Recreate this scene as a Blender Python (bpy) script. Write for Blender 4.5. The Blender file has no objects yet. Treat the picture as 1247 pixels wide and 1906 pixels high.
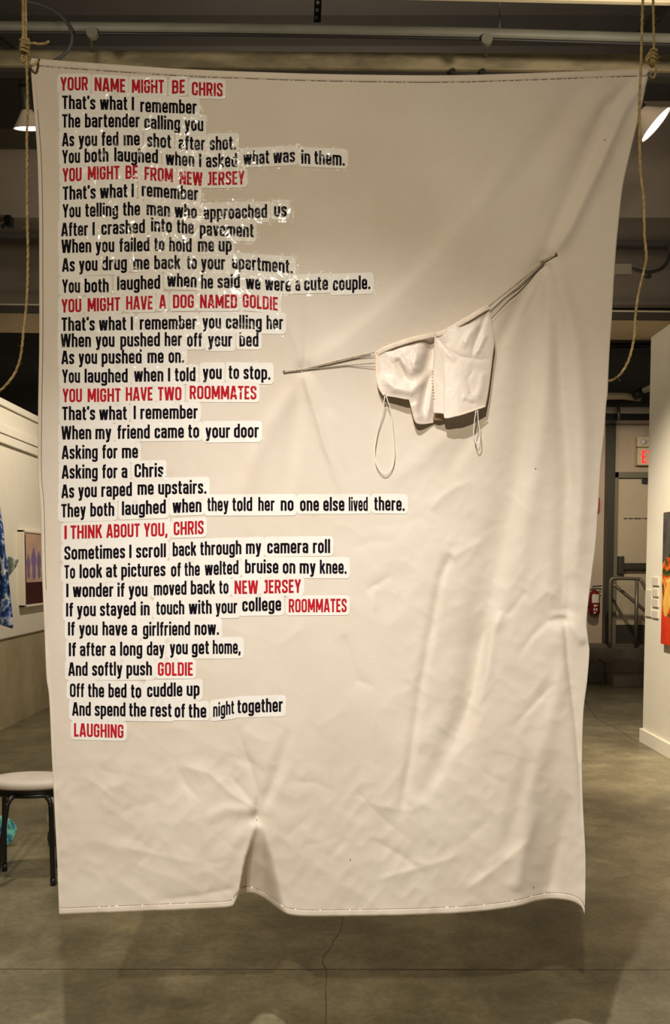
import bpy, math, random
import numpy as np
from mathutils import Vector, Matrix

random.seed(7)
rng = np.random.RandomState(11)
sc = bpy.context.scene
COL = sc.collection
PI = math.pi

# ------------------------------------------------------------------ camera
F, PXC, HOR, EYE = 1650.0, 623.5, 1053.0, 1.45
PITCH = math.radians(3.5)
PYC = HOR + F * math.tan(PITCH)
cam = bpy.data.cameras.new('camera')
cam_o = bpy.data.objects.new('camera', cam)
COL.objects.link(cam_o)
cam_o.location = (0, 0, EYE)
cam_o.rotation_euler = (PI / 2 - PITCH, 0, 0)
cam.sensor_fit = 'AUTO'
cam.sensor_width = 36.0
cam.lens = F / 1906.0 * 36.0
cam.shift_y = (PYC - 953.0) / 1906.0
cam.clip_start = 0.05
sc.camera = cam_o

# ------------------------------------------------------------------ world, light, exposure
sc.view_settings.view_transform = 'Standard'
sc.view_settings.look = 'None'
sc.view_settings.exposure = 0.0
sc.view_settings.gamma = 1.0
sc.view_settings.use_curve_mapping = False
world = bpy.data.worlds.new('world')
sc.world = world
world.use_nodes = True
world.node_tree.nodes['Background'].inputs[0].default_value = (1.0, 0.89, 0.72, 1)
world.node_tree.nodes['Background'].inputs[1].default_value = 0.072


def spot(name, loc, target, power, angle, blend=1.0, radius=0.03, color=(1.0, 0.87, 0.70)):
    l = bpy.data.lights.new(name, 'SPOT')
    l.energy = power
    l.spot_size = math.radians(angle)
    l.spot_blend = blend
    l.shadow_soft_size = radius
    l.color = color
    o = bpy.data.objects.new(name, l)
    COL.objects.link(o)
    o.location = loc
    d = Vector(target) - Vector(loc)
    o.rotation_euler = d.to_track_quat('-Z', 'Y').to_euler()
    return o


# gallery track lamps (out of frame, over and behind the photographer's head)
spot('track_light', (-0.66, -2.3, 4.0), (0.0, 2.4, 1.15), 590, 56, 1.0, 0.05, (1.0, 0.875, 0.675))
spot('track_light', (-0.25, 0.58, 3.55), (0.10, 2.40, 0.0), 400, 59, 1.0, 0.04, (1.0, 0.985, 0.965))
# over the stool on the left, on the walls
spot('track_light', (-1.42, 3.75, 3.7), (-1.45, 4.3, 0.0), 150, 75, 0.8, 0.03)
spot('track_light', (-1.1, 7.4, 3.6), (-2.95, 8.3, 1.2), 200, 100, 1.0, 0.04)
spot('track_light', (0.9, 5.2, 3.7), (2.55, 6.7, 0.7), 760, 62, 1.0, 0.04)
spot('track_light', (1.75, 4.0, 3.7), (2.15, 4.95, 0.0), 260, 62, 1.0, 0.04)
spot('track_light', (3.0, 9.3, 3.0), (3.85, 11.8, 1.9), 215, 75, 1.0, 0.06)


def overhead_fill(loc, power, radius=0.06, color=(1.0, 0.87, 0.70)):
    l = bpy.data.lights.new('overhead_fill', 'POINT'); l.energy = power; l.shadow_soft_size = radius; l.color = color
    o = bpy.data.objects.new('overhead_fill', l); COL.objects.link(o); o.location = loc


# above the frame, no bulbs modelled: lamp glare right, added ceiling fill left
overhead_fill((1.25, 3.0, 3.48), 52)
overhead_fill((-1.3, 3.0, 3.50), 24)
spot('soffit_fill', (0.0, 4.85, 3.2), (0.0, 6.7, 4.35), 120, 150, 0.6, 0.05)  # added fill behind the banner for the dark soffits, no fixture
spot('soffit_fill', (0.4, 7.4, 3.0), (0.6, 9.2, 3.9), 60, 140, 0.6, 0.05)  # second added fill, brightens the far bulkheads

# ------------------------------------------------------------------ picture <-> place
CF = np.array([0, math.cos(PITCH), -math.sin(PITCH)])
CU = np.array([0, math.sin(PITCH), math.cos(PITCH)])


def ray(px, py):
    px = np.asarray(px, float); py = np.asarray(py, float)
    x = (px - PXC) / F; v = -(py - PYC) / F
    return x, CU[1] * v + CF[1], CU[2] * v + CF[2]


def at(px, py, Y):
    x, y, z = ray(px, py)
    k = Y / y
    return np.stack([x * k, y * k, EYE + z * k], -1)


def atx(px, py, X):
    x, y, z = ray(px, py); k = X / x
    return np.stack([x * k, y * k, EYE + z * k], -1)


def atz(px, py, Z):
    x, y, z = ray(px, py); k = (Z - EYE) / z
    return np.stack([x * k, y * k, EYE + z * k], -1)


def V(a): return Vector([float(t) for t in a])


# ------------------------------------------------------------------ mesh helpers
class MB:
    def __init__(s): s.v = []; s.f = []; s.m = []

    def add(s, vs, fs, mi=0):
        n = len(s.v)
        s.v += [tuple(float(c) for c in v) for v in vs]
        s.f += [tuple(i + n for i in f) for f in fs]
        s.m += [mi] * len(fs)

    def box(s, a, b, mi=0, bev=0):
        x0, y0, z0 = [min(p, q) for p, q in zip(a, b)]
        x1, y1, z1 = [max(p, q) for p, q in zip(a, b)]
        vs = [(x0, y0, z0), (x1, y0, z0), (x1, y1, z0), (x0, y1, z0), (x0, y0, z1), (x1, y0, z1), (x1, y1, z1), (x0, y1, z1)]
        fs = [(0, 3, 2, 1), (4, 5, 6, 7), (0, 1, 5, 4), (1, 2, 6, 5), (2, 3, 7, 6), (3, 0, 4, 7)]
        s.add(vs, fs, mi)

    def hexa(s, p, mi=0):   # 8 corners: bottom loop 4, top loop 4
        fs = [(0, 3, 2, 1), (4, 5, 6, 7), (0, 1, 5, 4), (1, 2, 6, 5), (2, 3, 7, 6), (3, 0, 4, 7)]
        s.add(p, fs, mi)

    def tube(s, path, r, n=10, cap=True, closed=False, mi=0):
        P = [Vector(p) for p in path]
        m = len(P)
        rs = r if isinstance(r, (list, tuple)) else [r] * m
        T = []
        for i in range(m):
            a = P[(i - 1) % m] if (closed or i > 0) else P[i]
            b = P[(i + 1) % m] if (closed or i < m - 1) else P[i]
            t = b - a
            T.append(t.normalized() if t.length > 1e-9 else Vector((0, 0, 1)))
        up = Vector((0, 0, 1)) if abs(T[0].z) < 0.9 else Vector((1, 0, 0))
        nrm = (up - T[0] * up.dot(T[0])).normalized()
        vs = []
        for i in range(m):
            nrm = (nrm - T[i] * nrm.dot(T[i]))
            nrm = nrm.normalized() if nrm.length > 1e-6 else T[i].orthogonal().normalized()
            bn = T[i].cross(nrm)
            for k in range(n):
                a = 2 * PI * k / n
                vs.append(P[i] + (nrm * math.cos(a) + bn * math.sin(a)) * rs[i])
        fs = []
        for i in range(m if closed else m - 1):
            j = (i + 1) % m
            for k in range(n):
                l = (k + 1) % n
                fs.append((i * n + k, i * n + l, j * n + l, j * n + k))
        if cap and not closed:
            fs.append(tuple(range(n - 1, -1, -1)))
            fs.append(tuple((m - 1) * n + k for k in range(n)))
        s.add(vs, fs, mi)

    def lathe(s, prof, origin=(0, 0, 0), n=32, M=None, mi=0):
        O = Vector(origin); vs = []; fs = []
        M = M or Matrix.Identity(3)
        for r, z in prof:
            for k in range(n):
                a = 2 * PI * k / n
                vs.append(O + M @ Vector((r * math.cos(a), r * math.sin(a), z)))
        for i in range(len(prof) - 1):
            for k in range(n):
                l = (k + 1) % n
                fs.append((i * n + k, i * n + l, (i + 1) * n + l, (i + 1) * n + k))
        s.add(vs, fs, mi)

    def grid(s, P, mi=0):   # P: array (r, c, 3)
        r, c = P.shape[:2]
        vs = P.reshape(-1, 3).tolist()
        fs = [(i * c + j, (i + 1) * c + j, (i + 1) * c + j + 1, i * c + j + 1) for i in range(r - 1) for j in range(c - 1)]
        s.add(vs, fs, mi)

    def build(s, name, mats, parent=None, smooth=True, solid=0.0, offset=0.0, bevel=0.0, sharp=None):
        me = bpy.data.meshes.new(name)
        me.from_pydata(s.v, [], s.f)
        if not isinstance(mats, (list, tuple)): mats = [mats]
        for m in mats: me.materials.append(m)
        if len(mats) > 1: me.polygons.foreach_set('material_index', s.m)
        if smooth: me.polygons.foreach_set('use_smooth', [True] * len(me.polygons))
        me.update()
        o = bpy.data.objects.new(name, me)
        COL.objects.link(o)
        if parent is not None: o.parent = parent; o.matrix_parent_inverse = parent.matrix_basis.inverted()
        if solid:
            md = o.modifiers.new('solid', 'SOLIDIFY'); md.thickness = solid; md.offset = offset
        if bevel:
            md = o.modifiers.new('bevel', 'BEVEL'); md.width = bevel; md.segments = 2; md.limit_method = 'ANGLE'
        if sharp is not None:
            try: me.set_sharp_from_angle(angle=math.radians(sharp))
            except Exception: pass
        return o


def empty(name, loc=(0, 0, 0)):
    o = bpy.data.objects.new(name, None)
    COL.objects.link(o)
    o.location = loc
    o.empty_display_size = 0.1
    return o


def tag(o, label, cat, group=None):
    o['label'] = label; o['category'] = cat
    if group: o['group'] = group
    return o


def struct(o):
    o['kind'] = 'structure'
    return o


def curve(pts, n=8, closed=False):
    P = [np.array(p, float) for p in pts]; m = len(P); out = []
    rngi = range(m if closed else m - 1)
    for i in rngi:
        p1 = P[i]; p2 = P[(i + 1) % m]
        p0 = P[(i - 1) % m] if (closed or i > 0) else 2 * p1 - p2
        p3 = P[(i + 2) % m] if (closed or i < m - 2) else 2 * p2 - p1
        for k in range(n):
            t = k / n
            out.append(0.5 * ((2 * p1) + (-p0 + p2) * t + (2 * p0 - 5 * p1 + 4 * p2 - p3) * t * t + (-p0 + 3 * p1 - 3 * p2 + p3) * t ** 3))
    if not closed: out.append(P[-1])
    return out


# ------------------------------------------------------------------ materials
def lin(c):
    return tuple(((v / 255.0) / 12.92 if v / 255.0 <= 0.04045 else ((v / 255.0 + 0.055) / 1.055) ** 2.4) for v in c)


def mat(name, rgb, rough=0.6, metal=0.0, rgb2=None, scale=4.0, bump=0.0, bscale=60.0, detail=6.0, stretch=(1, 1, 1), ramp=(0.35, 0.65), spec=0.5, emit=None, estr=0.0):
    m = bpy.data.materials.new(name); m.use_nodes = True
    nt = m.node_tree; N = nt.nodes; L = nt.links
    b = N['Principled BSDF']
    b.inputs['Base Color'].default_value = lin(rgb) + (1,)
    b.inputs['Roughness'].default_value = rough
    b.inputs['Metallic'].default_value = metal
    b.inputs['Specular IOR Level'].default_value = spec
    tc = N.new('ShaderNodeTexCoord'); mp = N.new('ShaderNodeMapping')
    L.new(tc.outputs['Object'], mp.inputs['Vector']); mp.inputs['Scale'].default_value = stretch
    if rgb2 is not None:
        nz = N.new('ShaderNodeTexNoise'); nz.inputs['Scale'].default_value = scale; nz.inputs['Detail'].default_value = detail
        nz.inputs['Roughness'].default_value = 0.62
        cr = N.new('ShaderNodeValToRGB')
        cr.color_ramp.elements[0].position = ramp[0]; cr.color_ramp.elements[1].position = ramp[1]
        cr.color_ramp.elements[0].color = lin(rgb) + (1,); cr.color_ramp.elements[1].color = lin(rgb2) + (1,)
        L.new(mp.outputs[0], nz.inputs['Vector']); L.new(nz.outputs['Fac'], cr.inputs[0]); L.new(cr.outputs[0], b.inputs['Base Color'])
    if bump:
        n2 = N.new('ShaderNodeTexNoise'); n2.inputs['Scale'].default_value = bscale; n2.inputs['Detail'].default_value = 3
        bp = N.new('ShaderNodeBump'); bp.inputs['Strength'].default_value = bump; bp.inputs['Distance'].default_value = 0.01
        L.new(mp.outputs[0], n2.inputs['Vector']); L.new(n2.outputs['Fac'], bp.inputs['Height']); L.new(bp.outputs[0], b.inputs['Normal'])
    if emit is not None:
        b.inputs['Emission Color'].default_value = lin(emit) + (1,); b.inputs['Emission Strength'].default_value = estr
    return m


def ramp_mat(name, stops, scale=6.0, rough=0.7, stretch=(1, 1, 1), distort=1.5, bump=0.0):
    m = mat(name, stops[0][1], rough, rgb2=stops[-1][1], scale=scale, stretch=stretch, bump=bump, bscale=25)
    for n in m.node_tree.nodes:
        if n.type == 'VALTORGB':
            e = n.color_ramp.elements
            e[0].position = stops[0][0]; e[1].position = stops[-1][0]
            for p, c in stops[1:-1]:
                x = e.new(p); x.color = lin(c) + (1,)
        if n.type == 'TEX_NOISE' and n.inputs['Scale'].default_value == scale:
            n.inputs['Distortion'].default_value = distort; n.inputs['Detail'].default_value = 3
    return m


M_cloth = mat('canvas_cloth', (223, 211, 195), 0.9, rgb2=(215, 201, 183), scale=3.0, bump=0.10, bscale=420, spec=0.2)
M_hem = mat('canvas_hem', (226, 213, 196), 0.9, rgb2=(219, 204, 185), scale=8.0, bump=0.12, bscale=420, spec=0.2)
M_stitch = mat('stitch_thread', (112, 96, 76), 0.95, spec=0.05)
M_halo = mat('sticker_backing', (239, 233, 225), 0.6, rgb2=(234, 227, 217), scale=20, spec=0.3)
M_black = mat('black_ink', (13, 9, 15), 0.8, rgb2=(17, 12, 24), scale=10, spec=0.08)
M_red = mat('red_ink', (178, 26, 36), 0.8, rgb2=(190, 34, 46), scale=10, spec=0.08)
M_satin = mat('cream_satin', (234, 220, 204), 0.46, rgb2=(228, 213, 196), scale=8, bump=0.03, bscale=300, spec=0.5)
M_satin.node_tree.nodes['Principled BSDF'].inputs['Sheen Weight'].default_value = 0.3
M_trim = mat('satin_trim', (243, 227, 207), 0.6, rgb2=(232, 212, 188), scale=40, spec=0.3)
M_cord = mat('grey_cord', (186, 172, 150), 0.9, rgb2=(150, 136, 116), scale=80)
M_elastic = mat('white_elastic', (246, 240, 228), 0.6)
M_rope = mat('jute_rope', (206, 182, 130), 0.95, rgb2=(168, 142, 94), scale=60, bump=0.6, bscale=300, spec=0.1)
M_metal = mat('dull_metal', (120, 112, 100), 0.45, metal=0.7)
M_black_metal = mat('black_metal', (14, 13, 13), 0.3, spec=0.6)
M_white_vinyl = mat('white_vinyl', (236, 228, 218), 0.55, rgb2=(228, 219, 208), scale=10)
M_floor = mat('polished_concrete', (112, 104, 80), 0.42, rgb2=(164, 154, 122), scale=1.6, detail=10, bump=0.05, bscale=30, ramp=(0.3, 0.72))
nt = M_floor.node_tree; NN = nt.nodes; LL = nt.links
_b = NN['Principled BSDF']; _old = _b.inputs['Base Color'].links[0].from_socket
_tc = NN.new('ShaderNodeTexCoord')
for _sc, _lo, _hi, _dk in ((5.5, .42, .66, .78), (38.0, .40, .62, .86), (0.55, .38, .60, .74)):
    _n = NN.new('ShaderNodeTexNoise'); _n.inputs['Scale'].default_value = _sc; _n.inputs['Detail'].default_value = 8; _n.inputs['Roughness'].default_value = .65; _n.inputs['Distortion'].default_value = .4
    _r = NN.new('ShaderNodeMapRange'); _r.inputs['From Min'].default_value = _lo; _r.inputs['From Max'].default_value = _hi; _r.inputs['To Min'].default_value = _dk; _r.inputs['To Max'].default_value = 1.08
    _m = NN.new('ShaderNodeVectorMath'); _m.operation = 'SCALE'
    LL.new(_tc.outputs['Object'], _n.inputs['Vector']); LL.new(_n.outputs['Fac'], _r.inputs['Value']); LL.new(_old, _m.inputs[0]); LL.new(_r.outputs[0], _m.inputs['Scale']); _old = _m.outputs[0]
LL.new(_old, _b.inputs['Base Color'])
M_joint = mat('joint_filler', (84, 77, 60), 0.8)
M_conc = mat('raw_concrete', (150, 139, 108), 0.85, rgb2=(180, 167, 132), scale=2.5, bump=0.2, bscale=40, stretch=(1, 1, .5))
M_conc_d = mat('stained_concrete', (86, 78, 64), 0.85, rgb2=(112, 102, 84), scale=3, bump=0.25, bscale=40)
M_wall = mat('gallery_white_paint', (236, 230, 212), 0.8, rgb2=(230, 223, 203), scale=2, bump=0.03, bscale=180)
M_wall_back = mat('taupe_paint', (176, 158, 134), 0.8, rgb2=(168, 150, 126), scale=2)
M_ceil = mat('dark_ceiling_paint', (54, 50, 44), 0.9, rgb2=(49, 45, 39), scale=1.5)
M_soffit = mat('brown_grey_paint', (136, 124, 108), 0.9, rgb2=(126, 114, 98), scale=1.5)
M_black_paint = mat('matt_black_paint', (58, 53, 46), 0.9)
M_beam = mat('galvanised_strut', (172, 158, 124), 0.6, rgb2=(128, 118, 90), scale=3.2, ramp=(0.4, 0.6), stretch=(1, 1, 3))
M_pipe = mat('grey_pipe', (130, 128, 112), 0.55, rgb2=(108, 106, 92), scale=8, stretch=(.3, 1, 1))
M_cream_beam = mat('cream_beam', (214, 202, 168), 0.7, rgb2=(204, 190, 156), scale=3)
M_band = mat('cream_soffit', (196, 182, 150), 0.8, rgb2=(188, 172, 140), scale=3)
M_shade = mat('lamp_shade_enamel', (236, 218, 192), 0.5)
M_bulb = mat('lit_bulb', (255, 245, 250), 0.5, emit=(255, 240, 250), estr=6.0)
M_dark = mat('dark_plastic', (40, 37, 34), 0.5)
M_cable = mat('grey_cable', (74, 74, 72), 0.6)
M_door = mat('door_paint', (178, 162, 134), 0.6, rgb2=(172, 155, 127), scale=2)
M_frame = mat('door_frame_paint', (104, 98, 78), 0.5)
M_steel_dark = mat('dark_steel', (64, 60, 50), 0.4, metal=0.3)
M_rail = mat('handrail_steel', (112, 102, 84), 0.4, metal=0.4)
M_ext = mat('extinguisher_red', (104, 12, 14), 0.3, spec=0.6)
M_label = mat('paper_label', (196, 186, 168), 0.6)
M_plaque = mat('plaque_card', (214, 206, 186), 0.7)
M_exit = mat('exit_letters', (230, 40, 40), 0.5, emit=(255, 30, 35), estr=1.4)
M_exit_case = mat('exit_case', (196, 180, 146), 0.5)
M_glass = mat('lamp_lens', (200, 196, 190), 0.1, spec=0.8)
M_redalarm = mat('alarm_red', (150, 26, 14), 0.4)
M_blue = ramp_mat('indigo_tie_dye', [(0.32, (16, 28, 78)), (0.45, (26, 58, 130)), (0.53, (70, 120, 186)), (0.60, (226, 230, 232))], 8.0, 0.8)
M_green = ramp_mat('pale_tie_dye', [(0.3, (44, 96, 160)), (0.45, (222, 232, 228)), (0.6, (150, 176, 130)), (0.72, (238, 238, 228))], 14, 0.8)
M_teal = ramp_mat('turquoise_glaze', [(0.34, (24, 62, 120)), (0.44, (64, 148, 168)), (0.54, (120, 210, 200)), (0.7, (150, 226, 208))], 13, 0.35)
M_speckle = ramp_mat('speckled_glaze', [(0.36, (52, 84, 92)), (0.44, (190, 190, 168)), (0.55, (230, 222, 200)), (0.7, (236, 228, 206))], 45, 0.5)
M_paint = ramp_mat('abstract_painting', [(0.30, (20, 16, 24)), (0.40, (60, 90, 30)), (0.46, (216, 60, 24)), (0.54, (232, 150, 50)), (0.64, (248, 214, 120)), (0.74, (206, 34, 20))], 5.0, 0.45)
M_paint_red = mat('painting_red', (206, 44, 24), 0.45, rgb2=(226, 70, 34), scale=6)
M_paint_dark = mat('painting_dark', (46, 44, 52), 0.5, rgb2=(96, 92, 84), scale=4)
M_paint_gold = mat('painting_gold', (246, 196, 96), 0.45, rgb2=(228, 130, 40), scale=7)
M_pink = mat('print_pink', (196, 158, 142), 0.5, rgb2=(214, 182, 150), scale=6)
M_purple = mat('print_purple', (136, 112, 160), 0.5)
M_maroon = mat('print_maroon', (78, 22, 24), 0.5, rgb2=(52, 16, 22), scale=6)
M_whiteframe = mat('white_frame', (238, 230, 212), 0.5)


def film_material():
    m = bpy.data.materials.new('clear_film'); m.use_nodes = True
    nt = m.node_tree; N = nt.nodes; L = nt.links; N.clear()
    out = N.new('ShaderNodeOutputMaterial'); mx = N.new('ShaderNodeMixShader')
    tr = N.new('ShaderNodeBsdfTransparent'); gl = N.new('ShaderNodeBsdfGlossy')
    gl.inputs['Roughness'].default_value = 0.17
    tc = N.new('ShaderNodeTexCoord')
    nz = N.new('ShaderNodeTexNoise'); nz.inputs['Scale'].default_value = 17; nz.inputs['Detail'].default_value = 3; nz.inputs['Distortion'].default_value = 0.6
    bp = N.new('ShaderNodeBump'); bp.inputs['Strength'].default_value = 0.40; bp.inputs['Distance'].default_value = 0.02
    n2 = N.new('ShaderNodeTexNoise'); n2.inputs['Scale'].default_value = 30; n2.inputs['Detail'].default_value = 2; n2.inputs['Distortion'].default_value = 1.0
    rm = N.new('ShaderNodeMapRange'); rm.inputs['From Min'].default_value = .60; rm.inputs['From Max'].default_value = .70; rm.inputs['To Min'].default_value = .0015; rm.inputs['To Max'].default_value = .035
    L.new(tc.outputs['Object'], n2.inputs['Vector']); L.new(n2.outputs['Fac'], rm.inputs['Value']); L.new(rm.outputs[0], mx.inputs[0])
    L.new(tc.outputs['Object'], nz.inputs['Vector']); L.new(nz.outputs['Fac'], bp.inputs['Height'])
    L.new(bp.outputs[0], gl.inputs['Normal'])
    L.new(tr.outputs[0], mx.inputs[1]); L.new(gl.outputs[0], mx.inputs[2])
    L.new(mx.outputs[0], out.inputs['Surface'])
    return m


M_film = film_material()

# ================================================================== THE ROOM
RX = 2.53     # right gallery wall, its face
LX = -2.93    # left gallery wall, its face
ZC = 4.8


def slab(name, a, b, m, parent=None, bevel=0.0):
    mb = MB(); mb.box(a, b); return mb.build(name, m, parent, smooth=False, bevel=bevel)


floor = struct(slab('floor', (-7, -4.0, -0.2), (7.5, 14.0, 0.0), M_floor))
ceiling = struct(slab('ceiling', (-7, -4.0, ZC), (7.5, 14.0, ZC + 0.2), M_ceil))
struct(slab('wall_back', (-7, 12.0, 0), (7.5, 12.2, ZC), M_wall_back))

# saw-cut joint and crack in the floor (worn lines of the concrete itself)


def ribbon_floor(pix, w, name, m):
    P = [atz(x, y, 0.0) for x, y in pix]
    vs = []; fs = []
    for i, p in enumerate(P):
        a = P[max(i - 1, 0)]; b = P[min(i + 1, len(P) - 1)]
        t = (b - a); t /= np.linalg.norm(t); nn = np.array([-t[1], t[0], 0])
        ww = w * (0.6 + 0.8 * random.random())
        vs += [p + nn * ww + [0, 0, .0015], p - nn * ww + [0, 0, .0015]]
        if i: fs.append((2 * i - 2, 2 * i - 1, 2 * i + 1, 2 * i))
    mb = MB(); mb.add(vs, fs)
    return mb.build(name, m, floor, smooth=False)


ribbon_floor([(-200 + 60 * i, 1804 + i * 0.05) for i in range(30)], 0.0018, 'floor_joint', M_joint)
ck = [(642, 1690), (636, 1722), (632, 1736), (620, 1752), (617, 1764), (604, 1776), (600, 1792), (608, 1806), (606, 1840), (607, 1880), (606, 1906), (604, 1960)]
ribbon_floor(ck, 0.0016, 'floor_crack', M_joint)
ribbon_floor([(1085, 1300), (1110, 1338), (1140, 1352), (1185, 1380)], 0.003, 'floor_joint', mat('worn_joint', (84, 76, 58), .8))

# left gallery wall: drywall hung over a concrete base, ledge on top
mb = MB(); mb.box((LX - 0.25, 3.0, 0.80), (LX, 12.0, 2.52)); wl = struct(mb.build('wall_left', M_wall, smooth=False, bevel=0.012))
mb = MB(); mb.box((LX - 0.5, 3.0, 0.0), (LX - 0.02, 12.0, 0.80)); struct(mb.build('trim_1', M_conc, smooth=False))
mb = MB()
for z0, z1, d in ((2.52, 2.60, 0.035), (2.60, 2.675, 0.05), (2.675, 2.835, 0.03), (2.835, 2.90, 0.055)):
    mb.box((LX - 0.3, 3.0, z0), (LX + d, 12.0, z1 - 0.004))
struct(mb.build('trim_2', M_wall, smooth=False, bevel=0.004))

# right gallery wall, baseboard
struct(slab('wall_right', (RX, 2.2, 0.0), (RX + 0.28, 7.22, 3.3), M_wall))
struct(slab('baseboard_right', (RX - 0.022, 2.2, 0.0), (RX, 7.24, 0.115), M_wall, bevel=0.004))

# high dark bulkheads crossing the room
struct(slab('trim_3', (-7, 5.62, 4.62), (7.5, 5.9, ZC), M_ceil))
struct(slab('trim_4', (-7, 6.62, 3.98), (7.5, 6.7, ZC), M_soffit))
struct(slab('trim_5', (-7, 8.5, 3.9), (7.5, 8.6, ZC), M_soffit))
struct(slab('trim_6', (-7, 11.5, 3.42), (7.5, 12.0, ZC), M_black_paint))
# dropped soffit over the end of the right wall
l0 = at(-160, 582, 6.66); r0 = at(1400, 602, 6.66)


def tilted(px0, y0t, y0b, px1, y1t, y1b, Y0, Y1):
    a = [at(px0, y0b, Y0), at(px1, y1b, Y0), at(px1, y1b, Y0) * [1, 0, 1] + [0, Y1, 0], at(px0, y0b, Y0) * [1, 0, 1] + [0, Y1, 0]]
    b = [at(px0, y0t, Y0), at(px1, y1t, Y0), at(px1, y1t, Y0) * [1, 0, 1] + [0, Y1, 0], at(px0, y0t, Y0) * [1, 0, 1] + [0, Y1, 0]]
    return a + b


mb = MB(); mb.hexa(tilted(-400, 561, 577, 1600, 582, 600, 6.72, 7.3)); sof = struct(mb.build('trim_7', M_band, smooth=False))
mb = MB(); mb.hexa(tilted(-400, 563.5, 577, 1600, 585.5, 600, 6.70, 6.72)); mb.build('soffit_edge', M_black_paint, sof, smooth=False)
# dark strip under the second bulkhead
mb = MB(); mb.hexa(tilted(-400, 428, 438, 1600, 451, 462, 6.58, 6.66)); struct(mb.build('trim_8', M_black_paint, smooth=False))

# cream beam at the very top right
mb = MB(); mb.hexa([V(p) for p in tilted(300, -34, -16, 1500, -18, 10, 3.86, 3.885)])
struct(mb.build('trim_9', M_cream_beam, smooth=False, bevel=0.004))
du = MB(); du.hexa(tilted(-420, 124, 238, 66, 126, 240, 6.3, 6.6))  # made-up dark box, paints the shade of the left ceiling
tag(du.build('ceiling_shade_box', M_steel_dark, smooth=False), 'dark box added for the ceiling shade behind the left cone lamp', 'duct')
# diagonal braces in the top corners
for i, (a, b, Y, r) in enumerate((((-40, 45), (44, 108), 5.2, 0.020), ((1190, 70), (1290, -55), 5.2, 0.03))):
    mb = MB(); mb.tube([at(a[0], a[1], Y), at(b[0], b[1], Y)], r, 4)
    o = mb.build('ceiling_brace', M_steel_dark, smooth=False)
    tag(o, ('dark diagonal brace in the top left corner of the ceiling', 'dark diagonal brace in the top right corner of the ceiling')[i], 'brace')

# ------------------------------------------------------------------ services under the ceiling
pipe = empty('ceiling_pipe', V(at(623, 60, 4.3)))
tag(pipe, 'long grey horizontal pipe across the ceiling with clamps and hangers', 'pipe')
pp = [at(x, y, 4.3) for x, y in ((-500, 46), (0, 51), (420, 55), (840, 62), (1247, 74), (1800, 88))]
mb = MB(); mb.tube(pp, 0.026, 16); mb.build('pipe', M_pipe, pipe)
mb = MB(); mb.tube([p + np.array([0, -.02, -.034]) for p in pp], 0.008, 6); mb.build('conduit', M_dark, pipe)
for x, y0 in ((172, 52), (906, 64)):
    mb = MB(); c = at(x, y0 + 10, 4.27)
    mb.lathe([(0.0, -.012), (.026, -.012), (.026, .012), (0, .012)], c, 16, Matrix.Rotation(PI / 2, 3, 'X'))
    mb.build('pipe_clamp', M_pipe, pipe, smooth=False)
for x, y0 in ((930, 0), (342 + 1000, 10)):
    mb = MB(); mb.tube([at(x, y0 - 60, 4.3), at(x, 66, 4.3)], 0.0035, 6); mb.build('hanger_rod', M_pipe, pipe)

strut = empty('ceiling_strut', V(at(623, 112, 4.6)))
tag(strut, 'mottled beige metal strut hung level below the grey ceiling pipe', 'strut')
mb = MB(); mb.hexa(tilted(-500, 88, 118, 1700, 106, 136, 4.6, 4.66)); mb.build('strut_rail', M_beam, strut, smooth=False)
mb = MB(); mb.hexa(tilted(-500, 119, 129, 1700, 137, 147, 4.62, 4.68)); mb.build('strut_shadow_gap', M_black_paint, strut, smooth=False).name = 'strut_shade'  # black strip paints the shade under the strut
for x, y0, y1 in ((170, 60, 96), (905, 76, 106)):
    mb = MB(); mb.tube([at(x, y0, 4.34), at(x, y1, 4.60)], 0.006, 8); mb.build('drop_rod', M_pipe, strut)
for x in (842, 898):
    mb = MB(); mb.lathe([(0, -.012), (.014, -.012), (.014, .012), (0, .012)], at(x, 134 - (x - 842) * -.01, 4.6), 12, Matrix.Rotation(PI / 2, 3, 'X'))
    mb.build('bolt', M_dark, strut, smooth=False)

# slotted vertical channel near the top centre
ch = empty('slotted_channel', V(at(590, 20, 4.45)))
tag(ch, 'short dark slotted channel hanging vertically at the top centre of the ceiling', 'channel')
mb = MB(); mb.hexa([at(584, 42, 4.42), at(597, 42, 4.42), at(597, 42, 4.5), at(584, 42, 4.5), at(588, -80, 4.42), at(602, -80, 4.42), at(602, -80, 4.5), at(588, -80, 4.5)])
mb.build('channel', M_black_metal, ch, smooth=False)
for y in (5, 19, 33):
    mb = MB(); c = at(592 - y * .1, y, 4.418); mb.lathe([(.0, .002), (.008, .002), (.008, -.002), (0, -.002)], c, 12, Matrix.Rotation(PI / 2, 3, 'X')); mb.build('slot', M_pipe, ch, smooth=False)
mb = MB(); mb.hexa([at(570, 44, 4.4), at(603, 44, 4.4), at(603, 44, 4.5), at(570, 44, 4.5), at(570, 42, 4.4), at(603, 42, 4.4), at(603, 42, 4.5), at(570, 42, 4.5)]); mb.build('foot_plate', M_pipe, ch, smooth=False)

# looped cable top left
mb = MB(); mb.tube(curve([at(x, y, 4.25) for x, y in ((40, 2), (70, 7), (104, 22), (128, 48), (134, 72), (126, 94), (108, 110), (80, 122))], 6), 0.0075, 8)
tag(mb.build('cable_loop', M_cable), 'curved grey cable looping under the ceiling above the banner left corner', 'cable')
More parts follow.
